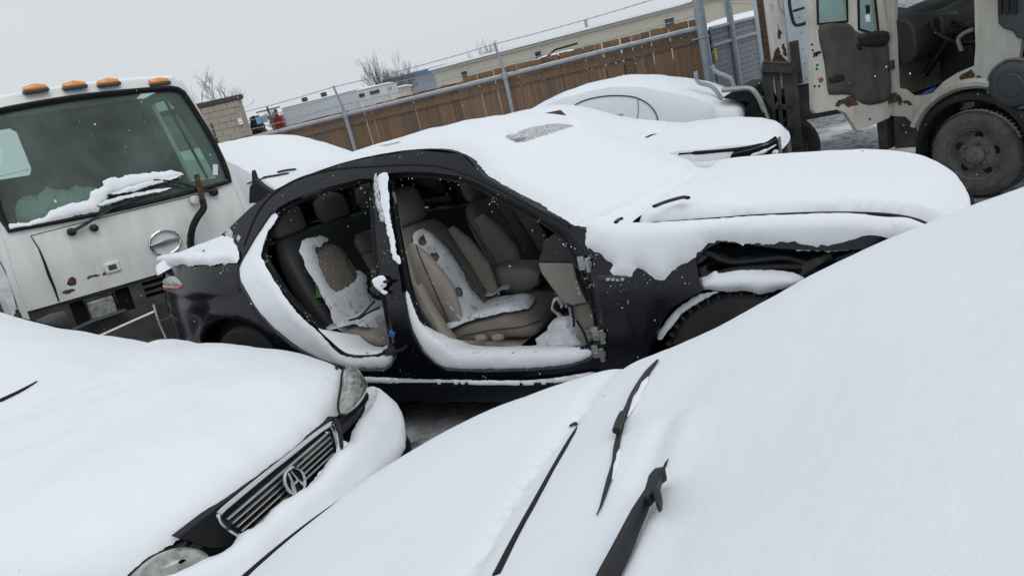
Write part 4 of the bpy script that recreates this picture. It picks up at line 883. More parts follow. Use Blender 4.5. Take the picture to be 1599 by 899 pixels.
# headlamps
def lamp(pts2, nm):
    P3 = [np.array(p) for p in pts2]; c = np.mean(P3, 0); R_ = []
    for t, o in ((1, 0), (.97, .03), (.85, .055), (.5, .075), (.1, .08)): R_.append([c+(p-c)*t+np.array([o, 0, o*.4]) for p in spline(P3, 30, True)])
    mb = MB(); mb.grid(R_, cv=True); mb.build(nm, M['lens'], ll, angle=70)
    mb = MB(); mb.tube([tuple(p+np.array([.004, 0, .002])) for p in spline(P3, 30, True)], .005, 6, closed=True); mb.build('lamp_rim', M['rubber'], ll)
lamp([LL.plane(u, v, (-2.19, .70, .62), (.72, .50, .48)) for u, v in ((536, 574), (549, 582), (559, 596), (564, 611), (556, 630), (546, 643), (531, 649), (527, 634), (531, 606))], 'headlamp')
lamp([LL.plane(u, v, (-2.03, -.42, .575), (.80, -.35, .50)) for u, v in ((271, 856), (290, 857), (308, 862), (320, 874), (300, 890), (270, 912), (230, 925), (196, 910), (212, 888), (238, 868))], 'headlamp')
patch('snow', [(0, 0), (.10, .03), (.2, .07), (.24, .12), (.16, .16), (.06, .12), (0, .06)], lambda P: np.stack([-2.12-P[:, 0]*1.1, .445+P[:, 0]*1.15, .655-P[:, 1]*.55+P[:, 0]*.02], 1)+np.array([.03, 0, .012]), M['snow'], ll, (1, 0, 1), s=.014, T=.022, R=.03, rag=.012, seed=75)
for pts in ([gp(523, 650, .03), gp(530, 672, .05), gp(534, 702, .055)], [LL.Z(526, 570, .70), LL.Z(524, 582, .69), LL.Z(516, 597, .68)], [LL.Z(532, 640, .62), LL.Z(540, 655, .58), LL.Z(536, 672, .56)]):
    mb = MB(); mb.tube(spline(pts, 10), [.004]+[.008]*8+[.002], 7); mb.build('broken_trim', M['plastic'], ll)
# windscreen, roof under snow
lt = two([(-3.52, .79), (-3.66, .835), (-4.08, .92), (-4.55, 1.055), (-5.0, 1.16), (-5.6, 1.17), (-6.2, 1.0), (-6.5, .86), (-6.6, .80)], [(-3.05, .82), (-3.22, .885), (-3.75, 1.02), (-4.3, 1.15), (-4.9, 1.25), (-5.6, 1.27), (-6.25, 1.07), (-6.6, .92), (-6.7, .85)], lambda x, z: .70-.40*max(0, z-.83))
mb = MB(); mb.grid(gridpatch(lt, 0, 1, -1, 1, 60, 30)-np.array([0, 0, .03])); mb.build('roof', M['black2'], ll)
g_ = gridpatch(lt, 0.02, 1, -1, 1, 90, 50); g_[:, :, 2] += np.array([[fbm(p, 2.5, 3, 4.)*.03 for p in r_] for r_ in g_]); mb = MB(); mb.grid(g_); mb.build('snow', M['snow'], ll, angle=180)
for sg in (-1, 1):
    e = gridpatch(lt, 0, 1, sg, sg, 40, 1)[:, 0]; f = e.copy(); f[:, 1] = sg*.82; f[:, 2] = np.minimum(e[:, 2]-.01, .80); mb = MB(); mb.grid([e, f]); mb.build('side_window', M['rubber'], ll)
strip2 = lambda nm, px, r, mt, z_: MB().tube(spline([LL.Z(u, v, z) for (u, v), z in zip(px, z_)], 20), r, 7, flat=.6).build(nm, mt, ll)
hL = Hits(LL, [o for o in ll.children if o.name.startswith('snow')]); mb = MB(); mb.tube(hL.line([(0, 627), (25, 615), (45, 604), (58, 596)], .003, 16), [.010, .009, .007, .003], 7); mb.build('screen_seal', M['rubber'], ll)
mm = MB(); p = LL.Z(82, 508, .93); mm.rloft([p+(0, -.09, .0), p+(0, -.06, 0), p+(0, .03, .0), p+(0, .085, -.0), p+(0, .10, 0)], [.06, .10, .11, .09, .04], [.09, .13, .14, .12, .05], side=(1, 0, 0), e=2.8, n=20); mm.build('door_mirror', M['greyplastic'], ll)
# ------------------------------------------------------------------ white cab-over truck at the left
TL = Frame((-2.18, 6.3, -.15), 38, 0, 2.6)
tl = root('white_truck', TL, 'white cab over truck with four amber roof lamps and snow on its windscreen', 'truck')
def ty(z): return np.interp(z, [0, .9, 1.3, 1.55, 2.47, 2.6], [.02, 0, .0, .03, .27, .36])
def tF(px, off=0.0):
    """pixels on the front of the cab -> (x, z)"""
    return [(lambda p: (p[0], p[2]))(TL.side(u, v, lambda x, z: float(ty(z))-off)) for u, v in px]
def tw(z): return np.interp(z, [.5, 1.2, 1.55, 2.45, 2.6], [.93, .93, .905, .79, .74])   # half width
TX = -.84
def tmap(off=0.0):
    def f(P):
        x, z = P[:, 0], P[:, 1]; q = (x-TX)/1.0
        return np.stack([x, ty(z)-off+.07*np.clip(np.abs(q)-.55, 0, 1)**2*4, z], 1)
    return f
FR = (0, -1, 0)
wsc = [(-1.60, 1.575), (-.9, 1.55), (-.08, 1.565), (-.01, 1.59), (.005, 1.68), (-.01, 1.94), (-.09, 2.33), (-.13, 2.39), (-.22, 2.415), (-.84, 2.445), (-1.40, 2.425), (-1.52, 2.39), (-1.57, 2.32), (-1.635, 1.94), (-1.66, 1.68), (-1.645, 1.60)]
fo_ = [(TX-tw(z), z) for z in (.98, 1.2, 1.55, 2.0, 2.40)]+[(TX-.72, 2.50), (TX, 2.525), (TX+.72, 2.50)]+[(TX+tw(z), z) for z in (2.40, 2.0, 1.55, 1.2, .98)]
panel('cab_front', fo_, tmap(), M['white'], tl, FR, [wsc], s=.09, thick=.03)
L = loop2(wsc, .05); C3 = tmap(.012)(L); mb = MB(); mb.tube(C3, .028, 8, closed=True, flat=.6); mb.build('windscreen_rubber', M['rubber'], tl)
P, F_ = cdt_area([loop2(wsc, .1)], .14); mb = MB(); mb.add(tmap(-.012)(P), [tuple(f) for f in F_]); mb.build('windscreen', M['glassgreen'], tl, angle=180)
# sides with their windows, rear wall, roof
def sidepanel(sg):
    f = lambda P: np.stack([TX+sg*tw(P[:, 1]), ty(P[:, 1])*1.0+P[:, 0]+.10, P[:, 1]], 1)
    wn = [(.26, 1.62), (.28, 1.9), (.36, 2.30), (.45, 2.38), (.95, 2.40), (1.0, 1.62)]
    panel('cab_side', [(-.08, .80), (-.08, 1.6), (-.08, 2.48), (1.35, 2.48), (1.5, .8)], f, M['white'], tl, (sg, 0, 0), [wn], s=.15, thick=.04)
    q = np.array(wn); mb = MB(); PP = f(np.array([[a, b] for a, b in wn])); mb.add(PP-[sg*.02, 0, 0], [tuple(range(len(wn)))]); mb.build('side_window', M['glassgreen'], tl)
    mb = MB(); a = f(np.array([[.55, 1.62], [.55, 2.39]])); mb.tube(a-[sg*.02, 0, 0], .014, 6); mb.build('window_bar', M['rubber'], tl)
for sg in (-1, 1): sidepanel(sg)
rw = lambda P: np.stack([P[:, 0], np.full(len(P), 1.62), P[:, 1]], 1)
panel('cab_rear', [(TX-.95, .8), (TX-.78, 2.49), (TX+.78, 2.49), (TX+.95, .8)], rw, M['doorcard'], tl, (0, 1, 0), [[(-1.46, 1.98), (-1.46, 2.37), (-1.43, 2.40), (-1.22, 2.40), (-1.18, 2.36), (-1.17, 2.02), (-1.20, 1.97)]], s=.2, thick=.04)
def roofg(dz):
    return [[(TX+.735*b, y, z+dz-(.035 if dz == 0 else .03)*b*b) for b in np.linspace(-1, 1, 20)] for y, z in ((.30, 2.515), (.32, 2.54), (.40, 2.555), (.8, 2.57), (1.3, 2.565), (1.60, 2.53), (1.66, 2.48))]
mb = MB(); mb.grid(roofg(0)); mb.build('cab_roof', M['white'], tl)
gs = MB(); gs.grid([roofg(-.004)[1]]+roofg(.012)[2:-1]); gs.build('snow', M['snow'], tl)
mb = MB(); mb.box((TX-.9, .1, .95), (TX+.9, 1.6, 1.0)); mb.build('cab_floor', M['carpet'], tl)
mb = MB(); mb.rloft([(x, .42, 1.42+.03*math.sin(x*5)) for x in np.linspace(TX-.85, TX+.85, 20)], .5, .26, side=(0, 1, 0), e=3); mb.build('dashboard', M['greyplastic'], tl)
for x_ in (-1.25, -.36):
    mb = MB(); mb.rloft([(x_, 1.15, 1.15), (x_, 1.22, 1.5), (x_, 1.28, 1.8), (x_, 1.29, 1.95)], [.5, .52, .48, .3], [.16, .15, .12, .08], side=(1, 0, 0), e=3); mb.rloft([(x_, .75, 1.15), (x_, 1.2, 1.17)], .5, .16, side=(1, 0, 0), e=3); mb.build('seat', M['doorcard'], tl)
mb = MB(); c_ = Vector((-.42, .72, 1.66)); ax = Vector((0, .5, -.87)); u_ = Vector((1, 0, 0)); v_ = ax.cross(u_)
mb.tube([c_+(u_*math.cos(a)+v_*math.sin(a))*.21 for a in np.linspace(0, 2*math.pi, 36, endpoint=False)], .014, 8, closed=True); mb.bar(c_-u_*.2, c_+u_*.2, .03, .02); mb.tube([c_, c_+ax*.3], .03, 8); mb.build('steering_wheel', M['plastic'], tl)
# bundle of clear sheeting on the dashboard
mb = MB(); rows = []
for t in np.linspace(0, 1, 14): rows.append([(-1.50+.62*t+.10*math.cos(a)*.5, .50+.13*math.cos(a)*(1+.6*fbm((t*4, a, 1), 1.4, 3)), 1.60+.15*math.sin(a)*(.6+.8*math.sin(t*2.6+.4))*(1+.7*fbm((t*5, a*1.5, 4), 1.2, 3))) for a in np.linspace(0, 2*math.pi, 18, endpoint=False)])
mb.grid(rows, cv=True); mb.build('plastic_sheeting', M['bag'], tl, angle=50)
# snow lying in the corner of the screen
patch('snow', tF([(12, 357), (14, 350), (40, 348), (62, 340), (82, 328), (112, 318), (138, 312), (144, 300), (160, 292), (166, 280), (200, 275), (240, 269), (270, 268), (286, 272), (278, 279), (240, 287), (200, 296), (172, 304), (160, 318), (150, 330), (110, 340), (70, 350), (30, 359)], .02), tmap(.02), M['snow'], tl, FR, s=.02, T=.02, R=.04, rag=.016, nz=.006, seed=80)
# seams, lower black grille and bumper, lamps
def tbar(nm, px, r, mt, off=.012, flat=.6, n=14, par=None):
    mb = MB(); mb.tube(spline([tmap(off)(np.array([q]))[0] for q in tF(px, off)], n), r, 7, flat=flat); return mb.build(nm, mt, par or tl)
tbar('panel_gap', [(48, 368), (58, 383), (66, 400), (76, 428), (86, 452), (92, 470)], [.004, .008, .014, .018, .014, .008], M['rubber'], .004, n=6)
tbar('panel_gap', [(48, 368), (110, 352), (200, 330), (300, 306), (345, 293)], .004, M['rubber'], .003)
tbar('panel_gap', [(0, 408), (12, 430), (22, 460), (30, 490)], .006, M['rubber'], .003)
lowz = lambda P: np.stack([P[:, 0], .03+.06*np.clip(np.abs(P[:, 0]-TX)-.55, 0, 1)**2*4, P[:, 1]], 1)
panel('lower_grille', [(TX-.97, .985), (TX+.97, .985), (TX+.97, .60), (TX-.97, .60)], lowz, M['frame'], tl, FR, [[(-1.46, .95), (-1.03, .95), (-1.03, .76), (-1.46, .76)], [(-.93, .945), (-.35, .945), (-.35, .915), (-.93, .915)], [(-.93, .895), (-.35, .895), (-.35, .865), (-.93, .865)], [(-.93, .845), (-.35, .845), (-.35, .815), (-.93, .815)]], s=.09, thick=.03)
mb = MB(); mb.box((TX-.95, .12, .4), (TX+.95, .16, 1.0)); mb.build('radiator_baffle', M['rubber'], tl)
lc = TL.Y(160, 480, -.0); mb = MB(); mb.box((-.095, -.01, -.075), (.095, .05, .075), None, lc); hl_ = mb.build('headlamp', M['lens'], tl, bevel=.015)
mb = MB(); mb.tube([Vector(lc)+Vector(p) for p in ((-.11, -.015, -.09), (.11, -.015, -.09), (.11, -.015, .09), (-.11, -.015, .09))], .010, 6, closed=True); mb.build('lamp_frame', M['chrome'], hl_)
tbar('bumper_bar', [(105, 519), (140, 503), (172, 492), (196, 484)], .025, M['greyplastic'], .05)
pl_ = MB(); pl_.prism([TL.Y(u, v, -.10) for u, v in ((120, 543), (160, 525), (200, 507), (243, 488), (262, 545), (240, 600), (150, 600))], (0, .05, 0)); pl_.build('bumper_plate', M['frame'], tl)
mb = MB(); mb.tube(spline([TL.Y(u, v, -.10)+np.array([0, .02, .004]) for u, v in ((120, 542), (160, 524), (200, 506), (243, 487))], 24), .016, 7, flat=.6); mb.build('snow', M['snow'], tl)
mb = MB(); mb.box((TX-.97, .02, .42), (TX+.97, .12, .62)); mb.build('bumper', M['frame'], tl, bevel=.02)
# badge: ring with a slanting bar across it
ec = tmap(.014)(np.array(tF([(257, 378)])))[0]; mb = MB(); mb.tube([ec+np.array([.118*math.cos(a), 0, .096*math.sin(a)]) for a in np.linspace(0, 2*math.pi, 36, endpoint=False)], .013, 8, closed=True, flat=.7); em_ = mb.build('emblem', M['chrome'], tl)
mb = MB(); mb.prism([ec+np.array(p) for p in ((-.112, 0, .008), (.0, 0, .020), (.112, 0, .016), (.112, 0, -.008), (.0, 0, -.020), (-.112, 0, -.016))], (0, -.014, 0)); mb.build('emblem_bar', M['chrome'], em_, bevel=.003)
kc = tmap(.006)(np.array(tF([(175, 417)])))[0]; mb = MB(); mb.box((-.058, -.012, -.042), (.058, .01, .042), None, kc); ko = mb.build('latch', M['white'], tl, bevel=.012)
mb = MB(); mb.box((-.030, -.016, -.020), (.030, -.008, .020), None, kc); mb.build('latch_button', M['greyplastic'], ko, bevel=.004)
for k, px in enumerate(([(104, 441), (112, 432), (119, 436), (116, 444), (108, 447)], [(98, 455), (112, 451), (116, 454), (104, 458)], [(140, 432), (150, 428), (156, 430), (146, 433)], [(136, 433), (141, 430), (143, 433), (138, 436)], [(160, 427), (166, 424), (167, 427), (161, 429)])):
    patch('rust_patch', tF(px), tmap(), M['rust'], tl, FR, s=.01, T=.001, R=.01, rag=.014, seed=85+k)
# wipers
tbar('wiper_arm', [(112, 362), (140, 346), (170, 328), (200, 314), (226, 305)], [.024, .018, .016, .014, .012], M['plastic'], .05, n=20)
tbar('wiper_blade', [(152, 321), (180, 312), (220, 304), (256, 298), (272, 294)], [.013, .018, .018, .015, .007], M['rubber'], .035, n=20)
tbar('wiper_arm', [(336, 299), (315, 296), (290, 288), (265, 283), (240, 281)], [.024, .018, .016, .014, .012], M['plastic'], .05, n=20)
tbar('wiper_blade', [(168, 305), (200, 298), (240, 287), (270, 279), (286, 274)], [.012, .018, .018, .015, .007], M['rubber'], .035, n=20)
patch('snow', tF([(172, 303), (205, 291), (240, 282), (280, 274), (270, 281), (235, 291), (200, 300)], .05), tmap(.05), M['snow'], tl, FR, s=.02, T=.015, R=.03, rag=.008, seed=88)
patch('snow', tF([(152, 319), (180, 309), (220, 300), (268, 293), (240, 302), (200, 309), (165, 320)], .05), tmap(.05), M['snow'], tl, FR, s=.02, T=.015, R=.03, rag=.008, seed=89)
for u, v, r_ in ((112, 362, .03), (147, 356, .028), (334, 300, .034)):
    c_ = tmap(.03)(np.array(tF([(u, v)], .03)))[0]; mb = MB(); mb.lathe([(r_, .03), (r_, -.02), (r_*.6, -.03), (.001, -.032)], c_, (0, 1, 0), 16); mb.build('wiper_pivot', M['plastic'], tl)
# rusty mirror bracket with a loop of hose
rb_ = MB(); A_ = [TL.Y(u, v, -.10) for u, v in ((304, 273), (311, 271), (322, 314), (314, 316))]; rb_.prism(A_, (0, .03, 0)); rb_.build('mirror_bracket', M['rust'], tl, bevel=.004)
mb = MB(); mb.tube(spline([TL.Y(u, v, y) for u, v, y in ((316, 312, -.12), (318, 325, -.14), (308, 340, -.15), (301, 355, -.14), (298, 372, -.12), (299, 390, -.10))], 24), .034, 10, flat=.8); mb.build('hose', M['rubber'], tl)
mb = MB(); mb.tube(spline([TL.Y(u, v, -.03) for u, v in ((294, 365), (293, 378), (296, 392))], 8), .010, 6); mb.build('hose_clip', M['chrome'], tl)
c_ = TL.Y(303, 312, -.02); mb = MB(); mb.lathe([(.035, .03), (.035, -.03), (.001, -.035)], c_, (0, 1, 0), 14); mb.build('bracket_foot', M['white'], tl)
mb = MB(); mb.box((-.02, -.004, -.045), (.02, .004, .045), Matrix.Rotation(.3, 3, 'Y'), tmap(.0)(np.array(tF([(337, 265)])))[0]); mb.build('sticker', M['paper'], tl)
# roof marker lamps
for u, v in ((53, 135), (114, 130), (167, 126), (246, 125)):
    p = TL.Y(u, v, .30); mb = MB(); mb.rloft([p+(-.085, 0, -.03), p+(-.07, 0, -.02), p+(0, 0, -.012), p+(.07, 0, -.02), p+(.085, 0, -.03)], [.05, .10, .12, .10, .05], [.02, .05, .065, .05, .02], side=(0, 1, 0), e=2.4, n=18); lo_ = mb.build('marker_lamp', M['amber'], tl)
    mb = MB(); mb.box((-.085, -.06, -.05), (.085, .06, -.025), None, p); mb.build('lamp_base', M['greyplastic'], lo_, bevel=.008)
# chassis, wheels, load bed hidden behind
mb = MB(); mb.box((TX-.4, .3, .5), (TX-.3, 5.2, .68)); mb.box((TX+.3, .3, .5), (TX+.4, 5.2, .68)); mb.build('chassis', M['frame'], tl)
for y_ in (.75, 4.2):
    for sg in (-1, 1): car_wheel('wheel', (TX+sg*.80, y_, .385), .385, .24, tl, (sg, 0, 0), None, M['wheel'])
mb = MB(); mb.box((TX-1.0, 1.85, .75), (TX+1.0, 5.4, .9)); mb.build('load_bed', M['frame'], tl, bevel=.01)
# ------------------------------------------------------------------ dirty cream truck with its door hanging open, at the right
TR = Frame((4.22, 6.09, -.25), -63.2)
tr = root('open_door_truck', TR, 'dirty cream cab over truck with its door swung open and a big front wheel', 'truck')
def rY(px, y=0.0): return [(lambda p: (p[0], p[2]))(TR.Y(u, v, y)) for u, v in px]
def rm(y=0.0): return lambda P: np.stack([P[:, 0], np.full(len(P), y)+.10*np.clip(P[:, 1]-1.25, 0, 2)**1.5*.6, P[:, 1]], 1)
RN = (0, -1, 0)
opening = [(-.66, 1.02), (-.655, 1.3), (-.63, 1.9), (-.60, 2.12), (-.40, 2.2), (-.05, 2.2), (.04, 2.12), (.05, 1.7), (.05, 1.30)]+rY([(1521, 103), (1495, 114), (1473, 128), (1457, 145), (1440, 150), (1423, 151), (1410, 141)])
arch = [(.47*math.cos(a), .40+.47*math.sin(a)) for a in np.linspace(-.05, math.pi*.92, 26)]
side_ = [(.34, .98), (.40, 1.3), (.42, 2.2), (.36, 2.35), (-.6, 2.35), (-.78, 2.2), (-.83, 1.6), (-.88, 1.2), (-.88, .80), (-.60, .76), (-.50, .66)]+[(.52*math.cos(a), .46+.50*math.sin(a)) for a in np.linspace(math.pi*.90, .15, 18)]
panel('cab_side', side_, rm(), M['cream'], tr, RN, [opening], s=.07, thick=.05)
# far side, rear wall, roof, front with windscreen opening
panel('cab_side', [(.60, .85), (.56, 2.35), (-.6, 2.35), (-.83, 1.6), (-.88, .8)], lambda P: np.stack([P[:, 0], 1.72-.06*np.clip(P[:, 1]-1.25, 0, 2)**1.5, P[:, 1]], 1), M['cream'], tr, (0, 1, 0), [[(-.70, 1.45), (-.62, 2.1), (.2, 2.15), (.25, 1.45)]], s=.15, thick=.04)
mb = MB(); mb.box((.55, .05, .85), (.60, 1.66, 2.3)); mb.build('cab_rear', M['doorcard'], tr)
mb = MB(); mb.box((-.62, .08, 2.34), (.50, 1.62, 2.42)); mb.build('cab_roof', M['cream'], tr, bevel=.04)
panel('cab_front', [(.03, .7), (.05, 1.4), (.10, 2.34), (1.60, 2.34), (1.66, 1.4), (1.68, .7)], lambda P: np.stack([-.90+.0*P[:, 0]+.14*np.clip(P[:, 1]-1.2, 0, 2)**1.2, P[:, 0], P[:, 1]], 1), M['cream'], tr, (-1, 0, 0), [[(.14, 1.42), (.18, 2.22), (1.52, 2.22), (1.58, 1.42)]], s=.15, thick=.04)
mb = MB(); mb.grid([[(-.885+.14*max(0, z-1.2)**1.2, y, z) for y in np.linspace(.13, 1.58, 8)] for z in (1.42, 1.7, 2.0, 2.22)]); mb.build('windscreen', M['glassgreen'], tr)
mb = MB(); mb.box((-.9, .0, .45), (-.8, 1.7, .75)); mb.build('bumper', M['frame'], tr, bevel=.02)
# cabin: floor, dash, wheel, seat
mb = MB(); mb.box((-.82, .03, .84), (.56, 1.66, .895)); mb.build('cab_floor', M['carpet'], tr)
mb = MB(); mb.rloft([(-.66, y, 1.42+.02*math.sin(y*6)) for y in np.linspace(.06, 1.64, 16)], .34, .42, side=(1, 0, 0), e=2.8); mb.box((-.62, .62, .9), (-.30, 1.0, 1.45)); mb.build('dashboard', M['darktrim'], tr, bevel=.02)
mb = MB(); mb.box((-.60, .45, 1.36), (-.45, .70, 1.58)); mb.build('instrument_panel', M['greyplastic'], tr, bevel=.03)
c_ = Vector((-.36, .42, 1.42)); ax = Vector((-.62, 0, -.78)).normalized(); u_ = Vector((0, 1, 0)); v_ = ax.cross(u_)
mb = MB(); mb.tube([c_+(u_*math.cos(a)+v_*math.sin(a))*.205 for a in np.linspace(0, 2*math.pi, 36, endpoint=False)], .015, 8, closed=True); mb.bar(c_-u_*.19, c_+u_*.19, .035, .02); mb.tube([c_, c_+ax*.45], .035, 8); mb.build('steering_wheel', M['plastic'], tr)
mb = MB(); mb.rloft([(.02, .42, 1.12), (.30, .42, 1.14), (.42, .42, 1.12)], [.44, .46, .4], [.12, .14, .10], e=3); mb.rloft([(.40, .42, 1.15), (.47, .42, 1.5), (.50, .42, 1.85)], [.44, .46, .34], [.14, .13, .08], e=3); mb.build('seat', M['doorcard'], tr)
mb = MB(); mb.tube(spline([TR.Y(u, v, .18) for u, v in ((1521, 46), (1508, 51), (1497, 60), (1498, 70), (1502, 80))], 14), .018, 8); mb.build('seat_frame', M['beige2'], tr)
mb = MB(); mb.tube([(-.35, .75, .9), (-.30, .72, 1.30)], [.02, .012], 8); mb.lathe([(.001, .03), (.025, .02), (.03, 0), (.001, -.02)], (-.30, .72, 1.31), (0, 0, 1), 12); mb.build('gear_lever', M['plastic'], tr)
for k in range(9):
    a = RNG.uniform(0, 1, 3); p = Vector((-.6+.45*a[0], .12+.3*a[1], .91)); mb = MB(); mb.rloft([p, p+Vector((.05+.05*a[2], .03, .03)), p+Vector((.1, .05, .0))], .06, .05, side=(0, 1, 0), e=2.2, n=10); mb.build('litter', M['darktrim'] if k % 3 else M['blueplastic'], tr, angle=30)
# step well and sill, cream arch band, black flare
panel('step', rY([(1395, 153), (1408, 152), (1425, 162), (1452, 160), (1447, 186), (1443, 205), (1444, 229), (1398, 232), (1396, 190)], .03), rm(.03), M['frame'], tr, RN, s=.06, thick=.10)
fl = []
for r_, y_ in ((.52, -.005), (.50, -.06), (.455, -.065), (.445, .02), (.445, .40)): fl.append([(r_*math.cos(a)*.98, y_, .42+r_*math.sin(a)) for a in np.linspace(-.15, math.pi*1.06, 34)])
mb = MB(); mb.grid(fl); mb.build('wheel_arch', M['plastic'], tr)
ab = []
for r_, y_ in ((.545, -.002), (.565, -.045), (.60, -.05), (.625, -.002)): ab.append([(r_*math.cos(a)*.98, y_, .42+r_*math.sin(a)) for a in np.linspace(.75, math.pi*.86, 24)])
mb = MB(); mb.grid(ab); mb.build('arch_band', M['cream'], tr)
mb = MB(); mb.prism([TR.Y(u, v, -.01) for u, v in ((1440, 190), (1448, 190), (1448, 240), (1441, 238))], (0, .06, 0)); mb.build('mud_flap', M['rubber'], tr)
# front wheel: tyre, dished steel disc, hand holes, nuts, hub
def truck_wheel(o, parent, s=1.0):
    t = MB(); r = .385*s; t.lathe([(r*.58, .0), (r*.62, -.02), (r*.80, -.035), (r*.93, -.02), (r*.985, .01), (r, .04), (r, .19), (r*.97, .22), (r*.6, .22)], o, (0, 1, 0), 56); w_ = t.build('wheel', M['tyredust'], parent, angle=28)
    bl = MB()
    for k in range(60):
        a = 2*math.pi*k/60; c, s_ = math.cos(a), math.sin(a); oo = Vector(o); rd = Vector((c, 0, s_))
        bl.bar(oo+rd*(r*.998)+Vector((0, .015, 0)), oo+rd*(r*1.0)+Vector((0, .19, 0)), .022, .020, up=rd)
    bl.build('tread', M['tyre'], w_)
    k = MB(); k.lathe([(r*.60, -.004), (r*.585, -.016), (r*.56, -.010), (r*.54, .03), (r*.50, .05), (r*.44, .045), (r*.34, .025), (r*.30, .018), (r*.22, .016)], o, (0, 1, 0), 48); ro_ = k.build('rim', M['wheel'], w_)
    hb = MB(); hb.lathe([(r*.235, .018), (r*.22, -.02), (r*.17, -.035), (r*.14, -.05), (.001, -.055)], o, (0, 1, 0), 24); hb.build('hub', M['wheel'], w_)
    for k in range(6):
        a = 2*math.pi*(k+.3)/6; q = Vector(o)+Vector((math.cos(a)*r*.275, .015, math.sin(a)*r*.275)); m_ = MB(); m_.lathe([(.014, .0), (.014, -.022), (.009, -.03), (.001, -.03)], q, (0, 1, 0), 6); m_.build('wheel_nut', M['wheel'], w_)
    for k in range(5):
        a = 2*math.pi*(k+.15)/5; q = Vector(o)+Vector((math.cos(a)*r*.41, .036, math.sin(a)*r*.41)); m_ = MB(); m_.lathe([(.036, .002), (.033, -.004), (.026, .0), (.001, .001)], q, (0, 1, 0), 18); m_.build('hand_hole', M['rubber'], w_)
    return w_
wR = truck_wheel((0, 0, .385), tr)
fr_ = MB(); rows = []
for r_, y_ in ((.384, -.005), (.392, .02), (.392, .05)):
    rows.append([(r_*math.cos(a), y_, .385+r_*math.sin(a)) for a in np.linspace(.35, 2.9, 60)])
fr_.grid(rows); fr_.build('frost_rim', M['snow_thin'], wR)
car_wheel('wheel', (0, 1.55, .385), .385, .22, tr, (0, 1, 0), None, M['wheel'])
# behind the cab: vent box, round tank, chassis, grey panel
mb = MB(); mb.prism([TR.Y(u, v, -.04) for u, v in ((1555, -60), (1556, 10), (1557, 38), (1566, 46), (1580, 50), (1586, 60), (1600, 64), (1680, 70), (1720, -60))], tuple(np.array((0, .5, 0)))); mb.build('vent_box', M['greyplastic'], tr, bevel=.02)
for u0 in (1560, 1571, 1582):
    mb = MB(); mb.prism([TR.Y(u, v, -.042) for u, v in ((u0, -40), (u0+6, -41), (u0+6.5, 21), (u0+.5, 23))], (0, -.02, 0)); mb.build('vent_slat', M['plastic'], tr, bevel=.006)
pc = TR.Y(1580, 133, -.05); mb = MB(); mb.lathe([(.001, -.035), (.09, -.03), (.10, -.02), (.12, -.022), (.165, -.012), (.185, .01), (.19, .05), (.19, .5)], pc, (0, 1, 0), 36); tk = mb.build('air_tank', M['greyplastic'], tr)
mb = MB(); mb.tube([Vector(pc)+Vector((.20*math.cos(a), .03, .20*math.sin(a))) for a in np.linspace(0, 2*math.pi, 30, endpoint=False)], .012, 7, closed=True); mb.build('tank_band', M['wheel'], tk)
mb = MB(); mb.box((.50, .05, .45), (1.2, .14, .80)); mb.build('side_panel', M['greyplastic'], tr, bevel=.02)
mb = MB(); mb.box((.44, .04, .80), (.9, .4, 1.3)); mb.build('tank_housing', M['frame'], tr, bevel=.02)
mb = MB(); mb.box((-.6, .45, .50), (5, .55, .68)); mb.box((-.6, 1.15, .50), (5, 1.25, .68)); mb.build('chassis', M['frame'], tr)
mb = MB(); mb.box((.40, .25, 2.15), (.66, .5, 2.4)); mb.build('intake', M['plastic'], tr, bevel=.04)
# hanging door, its inner face towards us
HP = np.array([-.72, -.01, 1.2]); DN = np.array([.96, -.28, 0]); DD = np.array([-.28, -.96, 0])
def dq(px, off=0.0): return [(lambda p: ((p-HP) @ DD, p[2]))(TR.plane(u, v, HP+DN*off, DN)) for u, v in px]
def dm(off=0.0): return lambda P: HP[None]*[1, 1, 0]+P[:, :1]*DD+DN*off+np.stack([0*P[:, 0], 0*P[:, 0], P[:, 1]], 1)
dt = dq([(1393, 174), (1391, 110), (1388, 50), (1380, 10), (1374, -20), (1362, -62), (1300, -80), (1262, -60), (1261, 0), (1266, 60), (1268, 120), (1270, 172), (1274, 177), (1308, 171), (1320, 176), (1330, 190), (1338, 203), (1352, 200), (1389, 184)])
wq = dq([(1277, 38), (1275, -40), (1290, -62), (1310, -60), (1322, 0), (1323, 34)]); wq2 = dq([(1341, 46), (1340, 0), (1338, -48), (1356, -45), (1366, 0), (1371, 48), (1360, 52)])
panel('door', dt, dm(), M['cream'], tr, (.96, -.28, 0), [wq, wq2], s=.06, thick=.05)
do = [o for o in tr.children if o.name.startswith('door')][0]
for q_ in (wq, wq2):
    mb = MB(); mb.add(dm(-.02)(np.array(q_)), [tuple(range(len(q_)))]); mb.build('pane', M['glassgreen'], do)
    mb = MB(); mb.tube([p for p in dm(.004)(np.array(q_))], .012, 6, closed=True); mb.build('pane_seal', M['rubber'], do)
cd_ = dq([(1279, 41), (1322, 37), (1338, 50), (1360, 55), (1383, 50), (1389, 100), (1391, 142), (1386, 157), (1368, 163), (1354, 164), (1342, 160), (1331, 151), (1318, 148), (1296, 148), (1292, 140), (1287, 100)])
patch('door_card', cd_, dm(.002), M['doorcard'], do, (.96, -.28, 0), s=.03, T=.022, R=.03)
patch('armrest', dq([(1340, 55), (1384, 49), (1386, 68), (1372, 74), (1346, 72)], .02), dm(.022), M['plastic'], do, (.96, -.28, 0), s=.02, T=.03, R=.03)
patch('map_pocket', dq([(1296, 118), (1314, 115), (1318, 126), (1297, 131)], .02), dm(.022), M['plastic'], do, (.96, -.28, 0), s=.02, T=.012, R=.02)
